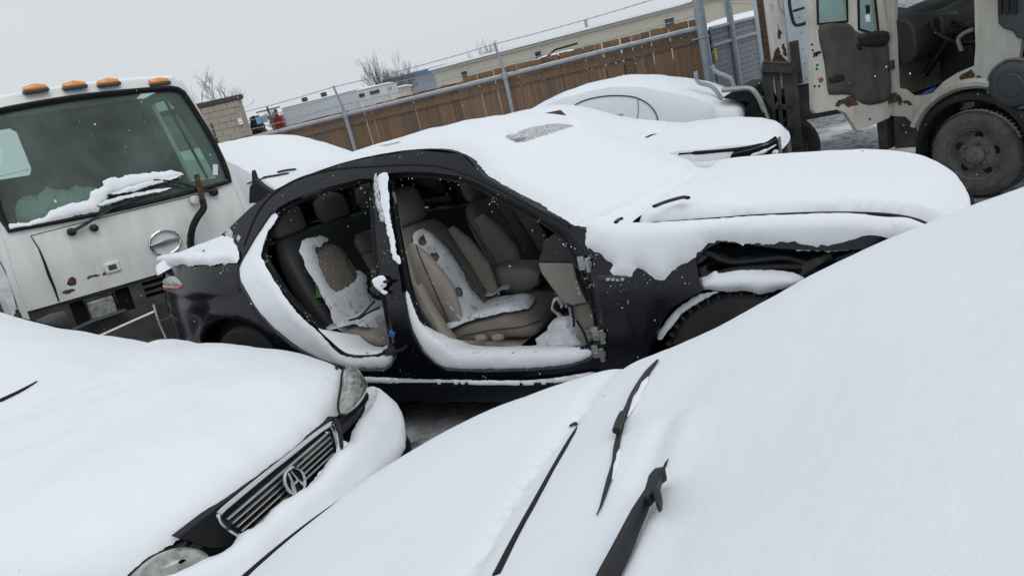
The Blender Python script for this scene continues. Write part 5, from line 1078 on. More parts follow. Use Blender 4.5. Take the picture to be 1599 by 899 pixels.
patch('handle', dq([(1337, 68), (1344, 66), (1346, 78), (1339, 79)], .02), dm(.022), M['rubber'], do, (.96, -.28, 0), s=.012, T=.012, R=.012)
patch('reflector', dq([(1278.5, 124), (1280, 121), (1283, 120.5), (1285.5, 124), (1284, 128), (1281, 129)], .004), dm(.004), M['red'], do, (.96, -.28, 0), s=.008, T=.006, R=.008)
for u, v in ((1268, 70), (1269, 79), (1271, 88), (1275, 87), (1276, 102), (1275, 108), (1272, 135), (1279, 135), (1306, 173), (1358, 186)):
    p = dm(.002)(np.array(dq([(u, v)])))[0]; mb = MB(); mb.lathe([(.011, .0), (.010, .003), (.001, .003)], p, DN, 10); mb.build('bolt_hole', M['rubber'], do)
patch('latch', dq([(1270, 83), (1281, 80), (1281, 84), (1272, 86)], .004), dm(.004), M['rubber'], do, (.96, -.28, 0), s=.01, T=.006, R=.008)
patch('rust_patch', dq([(1306, 160), (1322, 153), (1334, 154), (1340, 165), (1330, 168), (1318, 163), (1308, 168)]), dm(), M['rust'], do, (.96, -.28, 0), s=.02, T=.001, R=.01, rag=.03, seed=3)
for k, px in enumerate(([(1402, 148), (1406, 146), (1408, 160), (1403, 164)], [(1412, 158), (1424, 159), (1426, 163), (1414, 163)], [(1500, 118), (1518, 110), (1524, 116), (1512, 124), (1502, 126)], [(1520, 122), (1530, 118), (1534, 126), (1524, 130)])):
    patch('rust_patch', rY(px), rm(), M['rust'], tr, RN, s=.02, T=.001, R=.01, rag=.03, seed=20+k)
for z_ in (.95, 1.25):
    mb = MB(); mb.box((-.74, -.04, z_-.04), (-.66, .03, z_+.04)); mb.lathe([(.014, -.05), (.014, .05)], (-.72, -.03, z_), (0, 0, 1), 10); mb.build('hinge', M['frame'], tr, bevel=.004)
mb = MB(); mb.prism([TR.plane(u, v, HP+DD*.12-DN*.1, DN) for u, v in ((1379, 190), (1390, 190), (1394, 226), (1388, 230), (1383, 214))], tuple(-DN*.03)); mb.build('mud_flap', M['greyplastic'], tr)
patch('sticker', dq([(1351, 24), (1358, 23), (1359, 34), (1352, 35)], -.016), dm(-.016), M['paper'], do, (.96, -.28, 0), s=.02, T=.001, R=.01, sharp=True)
patch('sticker', dq([(1351, 9), (1358, 8), (1358.5, 21), (1352, 22)], -.016), dm(-.016), M['rubber'], do, (.96, -.28, 0), s=.02, T=.001, R=.01, sharp=True)
# ------------------------------------------------------------------ box truck behind it
BT = Frame((3.55, 8.55, -.26), -20)
bt = root('box_truck', BT, 'white box truck body with a rust streaked corner post behind the open truck door', 'truck')
pA = BT.Y(1197, 100, 0); pB = BT.Y(1234, 100, 0); xa, xb = pA[0], pB[0]
mb = MB(); mb.box((xa+.045, 0, 1.30), (xb, .06, 3.6)); mb.build('rear_panel', M['boxwhite'], bt)
mb = MB(); mb.box((xa-.02, -.02, 1.28), (xa+.05, .08, 3.6)); mb.build('corner_post', M['rust'], bt, bevel=.008)
mb = MB(); mb.tube(spline([BT.Y(u, v, -.01) for u, v in ((1215, -10), (1217, 12), (1226, 26), (1229, 60), (1232, 95))], 16), .006, 6); mb.build('cable', M['steel'], bt)
mb = MB(); mb.box((xb+.004, -.03, 1.10), (xb+1.5, .03, 3.6)); mb.build('side_panel', M['boxblue'], bt)
mb = MB(); mb.box((xb+.01, -.045, 1.12), (xb+.11, -.032, 1.60)); mb.build('rear_lamp_panel', M['frame'], bt)
mb = MB(); mb.box((xb+.03, -.055, 1.25), (xb+.08, -.044, 1.34)); mb.build('tail_lamp', plain('dull_red_lens', (.10, .015, .015), .3), bt)
for k in range(14):
    mb = MB(); mb.lathe([(.009, 0), (.007, -.006), (.001, -.008)], (xb+.15, -.032, 1.16+k*.17), (0, 1, 0), 8); mb.build('rivet', M['steel'], bt)
mb = MB(); mb.box((xb-.1, .0, .68), (xb+1.5, 1.8, 1.09)); mb.build('under_frame', M['frame'], bt)
mb = MB(); mb.box((xa, .065, 1.09), (xb+1.5, 2.0, 3.58)); mb.build('box_body', M['boxblue'], bt)
mb = MB(); mb.tube(spline([BT.Y(u, v, -.12) for u, v in ((1232, -20), (1233, 8), (1238, 32), (1244, 40), (1262, 35))], 18), .018, 8); mb.tube([BT.Y(1238, 18, -.12), BT.Y(1264, 10, -.12)], .014, 8); mb.build('mirror_frame', M['plastic'], bt)
for k, px in enumerate(([(1211, 76), (1215, 72), (1218, 86), (1226, 90), (1229, 98), (1208, 97), (1207, 90)], [(1215, 40), (1217, 40), (1218, 58), (1214, 57)], [(1222, 72), (1226, 70), (1228, 86), (1223, 85)])):
    patch('rust_patch', [(p[0], p[2]) for p in (BT.Y(u, v, 0) for u, v in px)], lambda P: np.stack([P[:, 0], np.zeros(len(P)), P[:, 1]], 1), M['rust'], bt, (0, -1, 0), s=.025, T=.001, R=.01, rag=.03, seed=k)
# steel bumper frame
def fb_(a, b, w_=.11, d=.10, y=-.25, nm='frame_bar'):
    mb = MB(); mb.bar(BT.Y(*a, y), BT.Y(*b, y), w_, d, up=(0, 1, 0)); return mb.build(nm, M['frame'], bt, bevel=.008)
fb_((1197, 104), (1204, 195)); fb_((1232, 104), (1242, 226), .15); fb_((1213, 112), (1221, 205), .05); fb_((1190, 104), (1238, 106), .12, .2); fb_((1208, 166), (1238, 168), .06); fb_((1212, 205), (1240, 206), .12)
mb = MB(); mb.grid([[BT.Y(u, v, y) for u, v in ((1190, 97), (1205, 98), (1222, 100), (1236, 99))] for y in (-.36, -.25, -.14)]); mb.build('snow', M['snow'], bt)
car_wheel('wheel', tuple(BT.Y(1228, 232, .1)*[1, 1, 0]+[0, 0, .38]), .38, .26, bt, (0, -1, 0), None, M['wheel'])
tb = MB(); wc_ = BT.Y(1228, 232, .1)*[1, 1, 0]+[0, 0, .38]
for k in range(9): tb.box((wc_[0]-.16, -.20, .05+k*.055), (wc_[0]+.14, -.17, .085+k*.055))
tb.build('tyre_tread', M['tyre'], bt)
mb = MB(); mb.box((-.5, .1, .30), (xb, 1.8, .52)); mb.build('under_frame', M['frame'], bt)
# ------------------------------------------------------------------ snowed-in cars in the row behind
def AL(f, l, z=0): return (.857*f+.515*l, -.515*f+.857*l, z)
def snowcar(nm, fr, E, C, label, sidesnow=1.0, drop=(.10, .14), T=.0, seed=0, zb=-.02, skew=0.0):
    r = root(nm, fr, label, 'car', 'snow covered cars in the back row')
    f = two([(x, z) for x, z, y in E], C, lambda x, z: float(np.interp(x, sorted(q[0] for q in E), [q[2] for q in sorted(E)])), 2.4)
    G = gridpatch(f, 0, 1, -1, 1, 110, 46); 
    G[:, :, 2] += np.array([[fbm(p, 3.0, 4, seed)*.03+fbm(p, 9, 3, seed+3)*.008 for p in row] for row in G])
    if skew: G[:, :, 0] -= skew*np.clip((G[:, :, 1]+.85)/1.7, 0, 1)*np.clip((G[:, :, 0]+2.2)/1.2, 0, 1)
    for sg, col in ((-1, 0), (1, -1)):
        e = G[:, col].copy(); R_ = [e]
        for t, dy in ((.06, .03), (.18, .06), (.35, drop[0]), (.6, drop[1]), (sidesnow, drop[1])):
            q = e.copy(); q[:, 1] += sg*dy; q[:, 2] = e[:, 2]+(zb-e[:, 2])*min(t, 1); q[:, 2] += np.array([fbm(p, 5, 3, seed+5)*.015 for p in q]); R_.append(q)
        if sidesnow > .3:
            mb = MB(); mb.grid(R_); mb.build('snow', M['snow'], r, angle=180)
        mb = MB(); b0 = e.copy(); b0[:, 1] -= sg*.02; b0[:, 2] -= .03; b1 = e.copy(); b1[:, 1] += sg*(drop[1]-.03); b1[:, 2] = np.minimum(e[:, 2]-.1, .55); b2 = b1.copy(); b2[:, 2] = zb; mb.grid([b0, b1, b2]); mb.build('body_side', M['black2'], r)
    mb = MB(); mb.grid(G); mb.build('snow', M['snow'], r, angle=180)
    for k in (0, -1):
        e = G[k]; b = e.copy(); b[:, 2] = zb; mb = MB(); mb.grid([e-[0, 0, .01], b]); mb.build('bumper', M['black2'], r)
    return r, f
C2 = Frame(AL(0, 6.75), -31)
c2, f2 = snowcar('snow_covered_car', C2, [(-5.2, .9, .72), (-4.8, 1.12, .62), (-4.3, 1.25, .58), (-3.6, 1.28, .56), (-3.1, 1.25, .56), (-2.65, 1.05, .66), (-2.2, .88, .78), (-1.9, .83, .83), (-1.6, .80, .85), (-1.2, .78, .84), (-.95, .74, .80), (-.88, .66, .74)],
    [(-5.3, .95), (-4.85, 1.16), (-4.3, 1.31), (-3.5, 1.34), (-3.05, 1.31), (-2.55, 1.08), (-2.1, .93), (-1.9, .90), (-1.5, .90), (-1.1, .87), (-.82, .80), (-.72, .70)], 'snow covered car just beyond the black sedan with its bonnet towards the box truck', sidesnow=.5, seed=4, skew=.42)
mb = MB(); mb.tube(spline([C2.Y(u, v, -.86) for u, v in ((1060, 241), (1090, 239), (1130, 236), (1170, 231), (1196, 224), (1212, 214))], 24), [.010]*4+[.018]*16+[.01]*4, 7); mb.build('bonnet_gap', M['rubber'], c2)
gr = MB(); gr.prism([C2.Y(u, v, -.97) for u, v in ((1142, 241), (1170, 235), (1200, 225), (1216, 216), (1220, 256), (1138, 256))], (0, .10, 0)); gr.build('front_end', M['black2'], c2)
for px in ([(1172, 243), (1190, 238), (1204, 231), (1212, 226)], [(1192, 250), (1204, 246), (1210, 242)], [(1206, 240), (1212, 236), (1214, 246)]):
    mb = MB(); mb.tube(spline([C2.Y(u, v, -.99) for u, v in px], 10), [.006]+[.02]*3+[.026]*2+[.012]*3+[.006], 8, flat=.6); mb.build('snow', M['snow'], c2)
mb = MB(); mb.tube([C2.Y(1216, 216, -.99), C2.Y(1218, 232, -.99), C2.Y(1219, 250, -.99)], .010, 6); mb.build('trim', M['steel'], c2)
mb = MB(); mb.tube(spline([C2.top(u, v, lambda x, y: .97) for u, v in ((1008, 215), (1018, 211), (1026, 209))], 8), [.005, .007, .008, .007, .005, .002], 6); mb.build('wiper', M['plastic'], c2)
patch('snow', [(-1.75, .72), (-1.4, .70), (-1.12, .66), (-1.1, .60), (-1.3, .58), (-1.6, .60), (-1.8, .62)], lambda P: np.stack([P[:, 0], np.full(len(P), -.90), P[:, 1]], 1), M['snow'], c2, (0, -1, .3), s=.03, T=.05, R=.05, rag=.01, seed=5)
C3 = Frame(AL(0, 9.05), -31)
c3, f3 = snowcar('snow_covered_car', C3, [(-6.2, .65, .72), (-6, .8, .78), (-5.2, .87, .8), (-4.8, .92, .78), (-4.3, 1.16, .64), (-3.8, 1.29, .57), (-3.2, 1.31, .55), (-2.8, 1.25, .55), (-2.35, 1.10, .62), (-1.95, .93, .70), (-1.82, .83, .8), (-1.62, .77, .8), (-1.59, .62, .78)],
    [(-6.3, .7), (-6.1, .85), (-5.3, .93), (-4.8, .98), (-4.4, 1.22), (-3.8, 1.36), (-3.2, 1.38), (-2.75, 1.31), (-2.35, 1.16), (-1.95, .99), (-1.8, .90), (-1.58, .80), (-1.53, .62)], 'farthest snow covered car beside the wooden fence with its boot missing', sidesnow=1.0, seed=9, skew=.30)
h3 = Hits(C3, [o for o in c3.children if o.name.startswith('snow')])
def c3line(px, r, mt, nm):
    mb = MB(); mb.tube(h3.line(px, .004, 40), r, 6); return mb.build(nm, mt, c3)
c3line([(886, 173), (900, 163), (920, 155), (950, 150), (985, 151), (1005, 158), (1018, 168), (1026, 181), (1027, 190)], .008, M['greyplastic'], 'window_line')
c3line([(996, 156), (997, 172), (995, 186)], .004, M['greyplastic'], 'window_line')
for k, px in enumerate(([(924, 181), (936, 178), (950, 184), (962, 180), (974, 178), (965, 184), (948, 189), (932, 186)], [(856, 171), (870, 169), (887, 165), (886, 174), (872, 173)])):
    lp = loop2(px, 1.5, 1.2, k, ragsc=.15); P_, F_ = cdt_area([lp], 3.0); V_ = [h3(u, v, .004) for u, v in P_]
    if all(v is not None for v in V_): mb = MB(); mb.add(V_, [tuple(f) for f in F_]); mb.build('side_window', M['glassdark'] if k == 0 else M['rubber'], c3)
mb = MB(); mb.box((-1.55, -.72, .40), (-1.36, .72, .70)); mb.build('boot_opening', M['rubber'], c3)
mb = MB(); mb.tube(spline([C3.Y(u, v, -.66) for u, v in ((1127, 141), (1150, 139), (1172, 139), (1184, 152), (1192, 170), (1198, 186))], 30), .028, 8); mb.build('boot_seal', M['steel'], c3)
mb = MB(); mb.prism([C3.Y(u, v, -.60) for u, v in ((1128, 153), (1150, 142), (1172, 141), (1186, 160), (1196, 186), (1160, 187), (1166, 168), (1170, 160))], (0, 1.1, 0)); mb.build('boot_opening', M['rubber'], c3)
for px in ([(1086, 112), (1090, 128), (1108, 134), (1118, 142), (1127, 155)], [(1112, 102), (1118, 112), (1134, 119), (1142, 124), (1147, 138)]):
    mb = MB(); mb.tube(spline([C3.Y(u, v, -.45) for u, v in px], 24), .024, 8); mb.build('bent_rail', M['galv'], c3)
VN = Frame(AL(0, 6.75), -31)
vn, fv = snowcar('snow_covered_van', VN, [(-10.6, 1.1, .8), (-10.4, 1.6, .72), (-9.6, 1.68, .70), (-8.2, 1.66, .70), (-7.3, 1.62, .70), (-6.9, 1.48, .75), (-6.4, 1.22, .82), (-6.1, 1.04, .86), (-5.6, .92, .86), (-5.1, .78, .82), (-5.0, .6, .78)],
    [(-10.7, 1.15), (-10.45, 1.66), (-9.6, 1.76), (-8.2, 1.76), (-7.25, 1.72), (-6.75, 1.54), (-6.2, 1.26), (-5.9, 1.10), (-5.5, 1.0), (-5.0, .84), (-4.9, .65)], 'snow covered van between the white truck and the wooden fence', sidesnow=1.0, seed=14)
vn['category'] = 'van'
hv = Hits(VN, [o for o in vn.children if o.name.startswith('snow')])
for px, r_ in (([(433, 270), (446, 267), (463, 265)], .018), ([(410, 278), (430, 275), (446, 272), (452, 271)], .016), ([(386, 287), (400, 282), (420, 277)], .01)):
    mb = MB(); mb.tube(hv.line(px, .008, 14), [r_*.4]+[r_]*10+[r_*.3], 7, flat=.7); mb.build('wiper', M['plastic'], vn)
fp = MB(); p_ = [SED.Y(u, v, 1.3) for u, v in ((392, 266), (397, 280), (408, 290), (424, 300), (424, 316), (388, 318), (389, 292), (393, 287))]
fr9 = Frame(SED.w(p_[5]), -31); fp.prism([fr9.R.T @ (SED.w(p)-fr9.o) for p in p_], (0, .06, 0)); fo9 = fp.build('bumper_piece', M['plastic'], None, bevel=.01); fo9.matrix_world = fr9.m
tag(fo9, 'pointed black plastic bumper piece sticking up behind the black sedan roof', 'car part')
# ------------------------------------------------------------------ board fence with chain link in front
FN = Frame((3.5, 10.6, -.26), -23.2)
fence = root('board_fence', FN, 'brown board fence with galvanised posts, top rail and barbed wire', 'fence')
m, t, b = mat('fence_boards'); v = coords(t); oi = N(t, 'ShaderNodeObjectInfo')
mp = N(t, 'ShaderNodeMapping'); mp.inputs['Scale'].default_value = (22, 22, 1.6); tc = N(t, 'ShaderNodeTexCoord'); ad = N(t, 'ShaderNodeVectorMath', operation='ADD'); cb = N(t, 'ShaderNodeCombineXYZ')
mu = N(t, 'ShaderNodeMath', operation='MULTIPLY'); mu.inputs[1].default_value = 37.0; t.links.new(oi.outputs['Random'], mu.inputs[0]); t.links.new(mu.outputs[0], cb.inputs[0]); t.links.new(mu.outputs[0], cb.inputs[2])
t.links.new(tc.outputs['Object'], ad.inputs[0]); t.links.new(cb.outputs[0], ad.inputs[1]); t.links.new(ad.outputs[0], mp.inputs['Vector'])
g = nz(t, mp.outputs[0], 1.0, 7, .62); wood = ramp(t, g, [(.25, (.135, .080, .045)), (.5, (.225, .138, .080)), (.78, (.31, .205, .125))])
pr_ = ramp(t, oi.outputs['Random'], [(0, (.66, .68, .72)), (.3, (.95, .93, .92)), (.7, (1.05, .98, .90)), (1, (1.28, 1.18, 1.08))]); ml = N(t, 'ShaderNodeMix', data_type='RGBA', blend_type='MULTIPLY'); ml.inputs[0].default_value = 1
t.links.new(wood, ml.inputs[6]); t.links.new(pr_, ml.inputs[7])
grey = ramp(t, nz(t, v, 2.0, 6, .6), [(.52, (0, 0, 0)), (.72, (.55, .55, .55))]); cw = mix(t, grey, ml.outputs[2], (.21, .17, .14))
t.links.new(cw, b.inputs['Base Color']); b.inputs['Roughness'].default_value = .85; bump(t, b, g, .25, .004); M['board'] = m
pm = MB(); pm.box((-.068, 0, 0), (.068, .018, 1)); pmo = pm.build('board', M['board'], fence); pme = pmo.data; bpy.data.objects.remove(pmo)
x = -.12; k = 0; top_h = 2.0
while x > -16.6:
    if k % 9 == 0: top_h = 2.045+RNG.uniform(-.025, .03)+.09*np.clip((x+5.5)/4, 0, 1)
    o = bpy.data.objects.new('board', pme); COL.objects.link(o); o.parent = fence
    wd = RNG.uniform(.93, 1.05); gap = RNG.choice([.001, .001, .002, .010, .016], p=[.3, .24, .16, .18, .12])
    o.location = (x, .10+RNG.uniform(-.004, .004), -.02); o.scale = (wd, 1, top_h+RNG.uniform(-.008, .008)); o.rotation_euler = (0, RNG.uniform(-.006, .006), RNG.uniform(-.02, .02))
    x -= .136*wd+gap; k += 1
for a in range(6):
    mb = MB(); mb.box((-.1-(a+1)*2.75, .060, 1.80), (-.1-a*2.75-.01, .095, 1.90)); mb.build('rail_board', M['board'], fence)
    mb = MB(); mb.box((-.1-(a+1)*2.75, .122, .45), (-.1-a*2.75-.01, .16, .55)); mb.build('rail_board', M['board'], fence)
mb = MB(); mb.tube([(-16.6, 0, 1.985), (-.05, 0, 1.985)], .036, 10); mb.build('top_rail', M['galv'], fence)
sn = MB(); sn.grid([[(xx, yy, 1.985+.036*math.sqrt(max(0, 1-(yy/.036)**2))+.008*max(0, fbm((xx, 0, 1), 3, 3)+.25)) for yy in (-.024, 0, .024)] for xx in np.linspace(-16.6, -.1, 260)]); sn.build('snow', M['snow'], fence)
for x_ in (-3.05, -6.08, -9.1, -12.2, -15.3):
    mb = MB(); mb.tube([(x_, -.03, -.1), (x_, -.03, 2.06)], .036, 12); p_ = mb.build('post', M['galv'], fence)
    mb = MB(); mb.tube([(x_, -.03, 2.03), (x_+.01, -.05, 2.12), (x_-.02, -.10, 2.50)], [.03, .022, .018], 8); mb.build('wire_arm', M['galv'], p_)
    mb = MB(); mb.lathe([(.046, 1.93), (.05, 1.95), (.05, 2.02), (.046, 2.04)], (x_, -.03, 0), (0, 0, 1), 14); mb.build('collar', M['galv'], p_)
mb = MB(); mb.tube([(0, -.04, -.1), (0, -.04, 3.2)], .075, 16); pp = mb.build('post', M['galv'], fence)
for z_ in (.7, 1.2, 1.85):
    mb = MB(); mb.lathe([(.08, z_-.02), (.088, z_), (.08, z_+.02)], (0, -.04, 0), (0, 0, 1), 16); mb.bar((-.08, -.04, z_), (-.16, -.02, z_), .04, .02); mb.build('collar', M['galv'], pp)
for k, (z_, y_) in enumerate(((2.16, -.055), (2.32, -.08), (2.48, -.10))):
    pts = []
    xs_ = [-16.6, -15.3, -12.2, -9.1, -6.08, -3.05, 0]
    for a, b_ in zip(xs_[:-1], xs_[1:]):
        for tt in np.linspace(0, 1, 10, endpoint=False): pts.append((a+(b_-a)*tt, y_, z_-.10*tt*(1-tt)+.03*k*(b_ == 0)*tt))
    pts.append((0, y_, z_+.03*k)); mb = MB(); mb.tube(pts, .006, 5)
    bw = mb.build('barbed_wire', M['galv'], fence)
    bb = MB()
    for xx in np.arange(-16.4, 0, .14):
        zz = np.interp(xx, [p[0] for p in pts], [p[2] for p in pts]); bb.bar((xx-.012, y_-.01, zz-.016), (xx+.012, y_+.01, zz+.016), .005, .005)
    bo_ = bb.build('barbs', M['galv'], bw); bo_['kind'] = 'stuff'
ml_ = MB(); s_ = .058; H_ = 1.95
for i in range(int(16.6/s_)+34):
    for sg in (1, -1):
        x0 = -16.6+(i-34 if sg > 0 else i)*s_; z0, x1 = 0, x0+sg*H_; a0 = 0
        A_, B_ = Vector((x0, -.012+.003*sg, .0)), Vector((x1, -.012+.003*sg, H_))
        if min(A_.x, B_.x) < -16.6:
            if sg > 0:
                q = (-16.6-A_.x); A_ = A_+Vector((q, 0, q))
            else:
                q = A_.x+16.6; B_ = A_+Vector((-q, 0, q))
        if max(A_.x, B_.x) > -.05:
            if sg > 0: q = (-.05-A_.x); B_ = A_+Vector((q, 0, q))
            else: q = A_.x+.05; A_ = A_+Vector((-q, 0, q))
        if (B_-A_).length > .05 and B_.z <= H_+.01 and A_.z >= -.01: ml_.tube([A_, B_], .0013, 3, cap=False)
mo = ml_.build('chain_link', M['wire'], fence, recalc=False); mo['kind'] = 'stuff'
# gate of grey slats beyond the corner post
GT = Frame((3.62, 10.75, -.26), 46)
gt = root('slatted_gate', GT, 'grey slatted chain link gate right of the thick corner post', 'gate')
for k in range(24):
    mb = MB(); mb.box((.1, .0, .06+k*.078), (3.4, .012, .06+k*.078+.070)); mb.build('slat', plain('grey_slat', (.20, .215, .23), .6, var=.15) if k == 0 else bpy.data.materials['grey_slat'], gt)
for x_ in (.75, 1.75, 2.6, 3.4):
    mb = MB(); mb.tube([(x_, -.03, -.1), (x_, -.03, 2.3)], .05 if x_ < 1 else .03, 10); mb.build('post', M['galv'], gt)
for z_ in (1.70, 1.94):
    mb = MB(); mb.tube([(.05, -.02, z_), (3.4, -.02, z_)], .028, 8); mb.build('rail', M['galv'], gt)
for k in range(3):
    mb = MB(); mb.tube(spline([(-.1, -.06, 2.75-.2*k), (.75, -.06, 2.35-.06*k), (1.75, -.06, 2.3-.08*k), (3.4, -.06, 2.3-.1*k)], 24), .006, 5); mb.build('barbed_wire', M['galv'], gt)
mb = MB(); mb.box((.08, -.02, 1.50), (.16, -.012, 1.66)); mb.build('tag', plain('yellow_tag', (.55, .42, .04), .5), gt)
# ------------------------------------------------------------------ buildings and vehicles beyond the fence
def wall_frame(pl, dl, pr, dr, z0=-.3):
    """a wall seen between two sight lines at two distances"""
    a = ray(*pl); b = ray(*pr); A = CC+a/a[1]*dl; B = CC+b/b[1]*dr; yaw = math.degrees(math.atan2(B[1]-A[1], B[0]-A[0]))
    return Frame((A[0], A[1], z0), yaw), math.hypot(B[0]-A[0], B[1]-A[1]), A[2]-z0, B[2]-z0
m, t, b = mat('beige_cladding'); v = coords(t); wv = N(t, 'ShaderNodeTexWave', wave_type='BANDS', bands_direction='X'); wv.inputs['Scale'].default_value = 2.6; t.links.new(v, wv.inputs['Vector'])
cc = ramp(t, nz(t, v, .6, 4), [(.3, (.50, .47, .385)), (.7, (.545, .515, .425))]); t.links.new(cc, b.inputs['Base Color']); b.inputs['Roughness'].default_value = .6; bump(t, b, wv.outputs[0], .3, .02); M['cladding'] = m
BW, bw_, h1, h2 = wall_frame((676, 107), 44, (1240, -32), 36)
bg_ = root('beige_warehouse', BW, 'long low beige metal building with louvred windows beyond the fence', 'building')
hh = (h1+h2)/2
mb = MB(); mb.box((0, 0, 0), (bw_, 18, hh)); mb.build('wall', M['cladding'], bg_)
mb = MB(); mb.grid([[(x, y, hh+.03+z) for x in np.linspace(-.2, bw_+.2, 12)] for y, z in ((-.25, .0), (-.22, .12), (4, .10), (9, .25), (18.2, .05))]); mb.build('roof', M['snow'], bg_)
mb = MB(); mb.box((-.1, -.12, hh-.13), (bw_+.1, -.01, hh+.02)); mb.build('gutter', plain('beige_trim', (.47, .44, .36), .5), bg_)
M['louvre'] = plain('white_louvre', (.56, .55, .50), .5); M['winglass'] = plain('dark_window_glass', (.035, .04, .045), .1, spec=.6)
def quadw(fr, px, y, off, mt, nm, par):
    P_ = [fr.Y(u, v, y) for u, v in px]; x0 = (P_[0][0]+P_[3][0])/2; x1 = (P_[1][0]+P_[2][0])/2; z1 = (P_[0][2]+P_[1][2])/2; z0 = (P_[2][2]+P_[3][2])/2
    mb = MB(); mb.box((x0, y-off, z0), (x1, y-off+.05, z1)); o = mb.build(nm, mt, par); return o, (x0, x1, z0, z1)
for px in ([(718, 102.5), (728, 100), (732, 126), (722, 128.5)], [(832.5, 74), (843.5, 71), (848, 92), (837, 95)], [(1034.5, 20), (1050.5, 16), (1055.5, 44), (1039.5, 48)]):
    o, (x0, x1, z0, z1) = quadw(BW, px, 0, .02, M['winglass'], 'window', bg_)
    zl = z0+(z1-z0)*.60
    for k in range(5):
        mb = MB(); h_ = (z1-zl)/5; mb.box((x0-.02, -.06, zl+k*h_), (x1+.02, -.02, zl+(k+.75)*h_)); mb.build('louvre', M['louvre'], o)
    mb = MB(); mb.tube([(x0, -.03, z0), (x1, -.03, z0), (x1, -.03, z1), (x0, -.03, z1)], .035, 4, closed=True); mb.build('frame', M['louvre'], o)
p = BW.Y(917, 46, 3.0); mb = MB(); mb.tube([(p[0], 3, hh+.2), (p[0], 3, BW.Y(915, 31, 3.0)[2])], .10, 10); mb.build('roof_vent', M['galv'], bg_)
mb = MB(); p = BW.Y(1133, 0, 0); mb.tube([(p[0], -.06, 0), (p[0], -.06, hh)], .05, 8); mb.build('downpipe', M['louvre'], bg_)
def block(nm, pl, dl, pr, dr, depth, wallm, label, cat='building', roofm=None, rh=.1, over=.1):
    f, w_, a, b_ = wall_frame(pl, dl, pr, dr); r = root(nm, f, label, cat); h = (a+b_)/2
    mb = MB(); mb.box((0, 0, 0), (w_, depth, h)); mb.build('wall', wallm, r)
    mb = MB(); mb.box((-over, -over, h+.002), (w_+over, depth+over, h+rh)); mb.build('roof', roofm or M['snow'], r, bevel=.03); return f, w_, h, r
m, t, b = mat('blue_grey_cladding'); v = coords(t); cc = ramp(t, nz(t, v, .35, 5), [(.3, (.23, .27, .32)), (.7, (.36, .41, .47))]); t.links.new(cc, b.inputs['Base Color']); b.inputs['Roughness'].default_value = .3; M['bluegrey'] = m
f_, w_, h_, r_ = block('blue_grey_building', (600, 125), 62, (690, 103), 60, 14, M['bluegrey'], 'distant blue grey building between the white trailer and the beige building', rh=.12)
mb = MB(); mb.box((-.1, -.16, h_-.30), (w_, -.01, h_)); mb.build('fascia', plain('blue_fascia', (.12, .20, .32), .4), r_)
mb = MB(); mb.box((0, -.06, 0), (w_, -.01, h_*.32)); mb.build('plinth', plain('pale_plinth', (.42, .42, .42), .6), r_)
f_, w_, h_, r_ = block('white_trailer', (440, 170), 30, (560, 141), 29, 2.6, plain('bluish_white_panel', (.56, .60, .64), .5, var=.05), 'long white trailer showing above the left end of the fence', 'trailer', rh=.06, over=.02)
for q in (.16, .42): 
    mb = MB(); mb.lathe([(.12, 0), (.13, .25), (.001, .27)], (w_*q, 1.0, h_), (0, 0, 1), 10); mb.build('roof_vent', M['frame'], r_)
f_, w_, h_, r_ = block('box_trailer', (558, 143), 27, (608, 131), 27, 3.0, plain('white_panel', (.58, .60, .62), .5, var=.05), 'short white box trailer with dark marker lamps along its top edge', 'trailer', rh=.06, over=.02)
for q in (.02, .10, .36, .46, .56, .93): 
    mb = MB(); mb.box((w_*q, -.04, h_-.22), (w_*q+.10, -.002, h_-.10)); mb.build('marker_lamp', M['frame'], r_)
mb = MB(); mb.box((w_*.94, -.05, 0), (w_*.985, -.003, h_)); mb.build('corner_post', M['boxwhite'], r_)
mb = MB(); mb.box((.15, -.03, .3), (w_*.9, -.004, h_-.32)); mb.build('door', plain('pale_door', (.50, .52, .52), .5), r_)
f_, w_, h_, r_ = block('tan_shed', (606, 142), 36, (632, 135), 36, 4, plain('tan_panel', (.50, .46, .38), .6), 'small tan shed end wall right of the white box trailer', rh=.08)
# concrete block building
m, t, b = mat('grey_block_wall'); v = coords(t); cc = ramp(t, nz(t, v, 1.2, 6), [(.3, (.31, .275, .225)), (.7, (.38, .34, .285))]); t.links.new(cc, b.inputs['Base Color']); b.inputs['Roughness'].default_value = .9; bump(t, b, nz(t, v, 12, 5), .2, .01); M['block'] = m
f_, w_, h_, r_ = block('block_building', (250, 178), 24, (378, 160), 25, 8, plain('mortar', (.31, .28, .235), .9), 'grey concrete block building with a dark roof edge behind the white truck', roofm=plain('dark_roof_edge', (.05, .045, .04), .7), rh=.16, over=.08)
bm_ = MB(); bm_.box((0, -.03, 0), (.385, .02, .185)); bo0 = bm_.build('block', M['block'], r_); bme = bo0.data; bpy.data.objects.remove(bo0)
ny = int(h_/.2); nx = int(w_/.4)+1
cnt = 0
for j in range(ny, max(ny-12, -1), -1):
    for i in range(nx):
        xx = i*.4+(.2 if j % 2 else 0); zz = h_-.19-(ny-j)*.2
        if xx+.39 > w_ or zz < 0 or cnt > 290: continue
        o = bpy.data.objects.new('block', bme); COL.objects.link(o); o.parent = r_; o.location = (xx, RNG.uniform(-.003, .003), zz); cnt += 1
mb = MB(); p = f_.Y(375, 190, -.05); mb.box((-.07, -.1, -.1), (.07, 0, .1), None, p); mb.build('wall_lamp', M['paper'], r_)
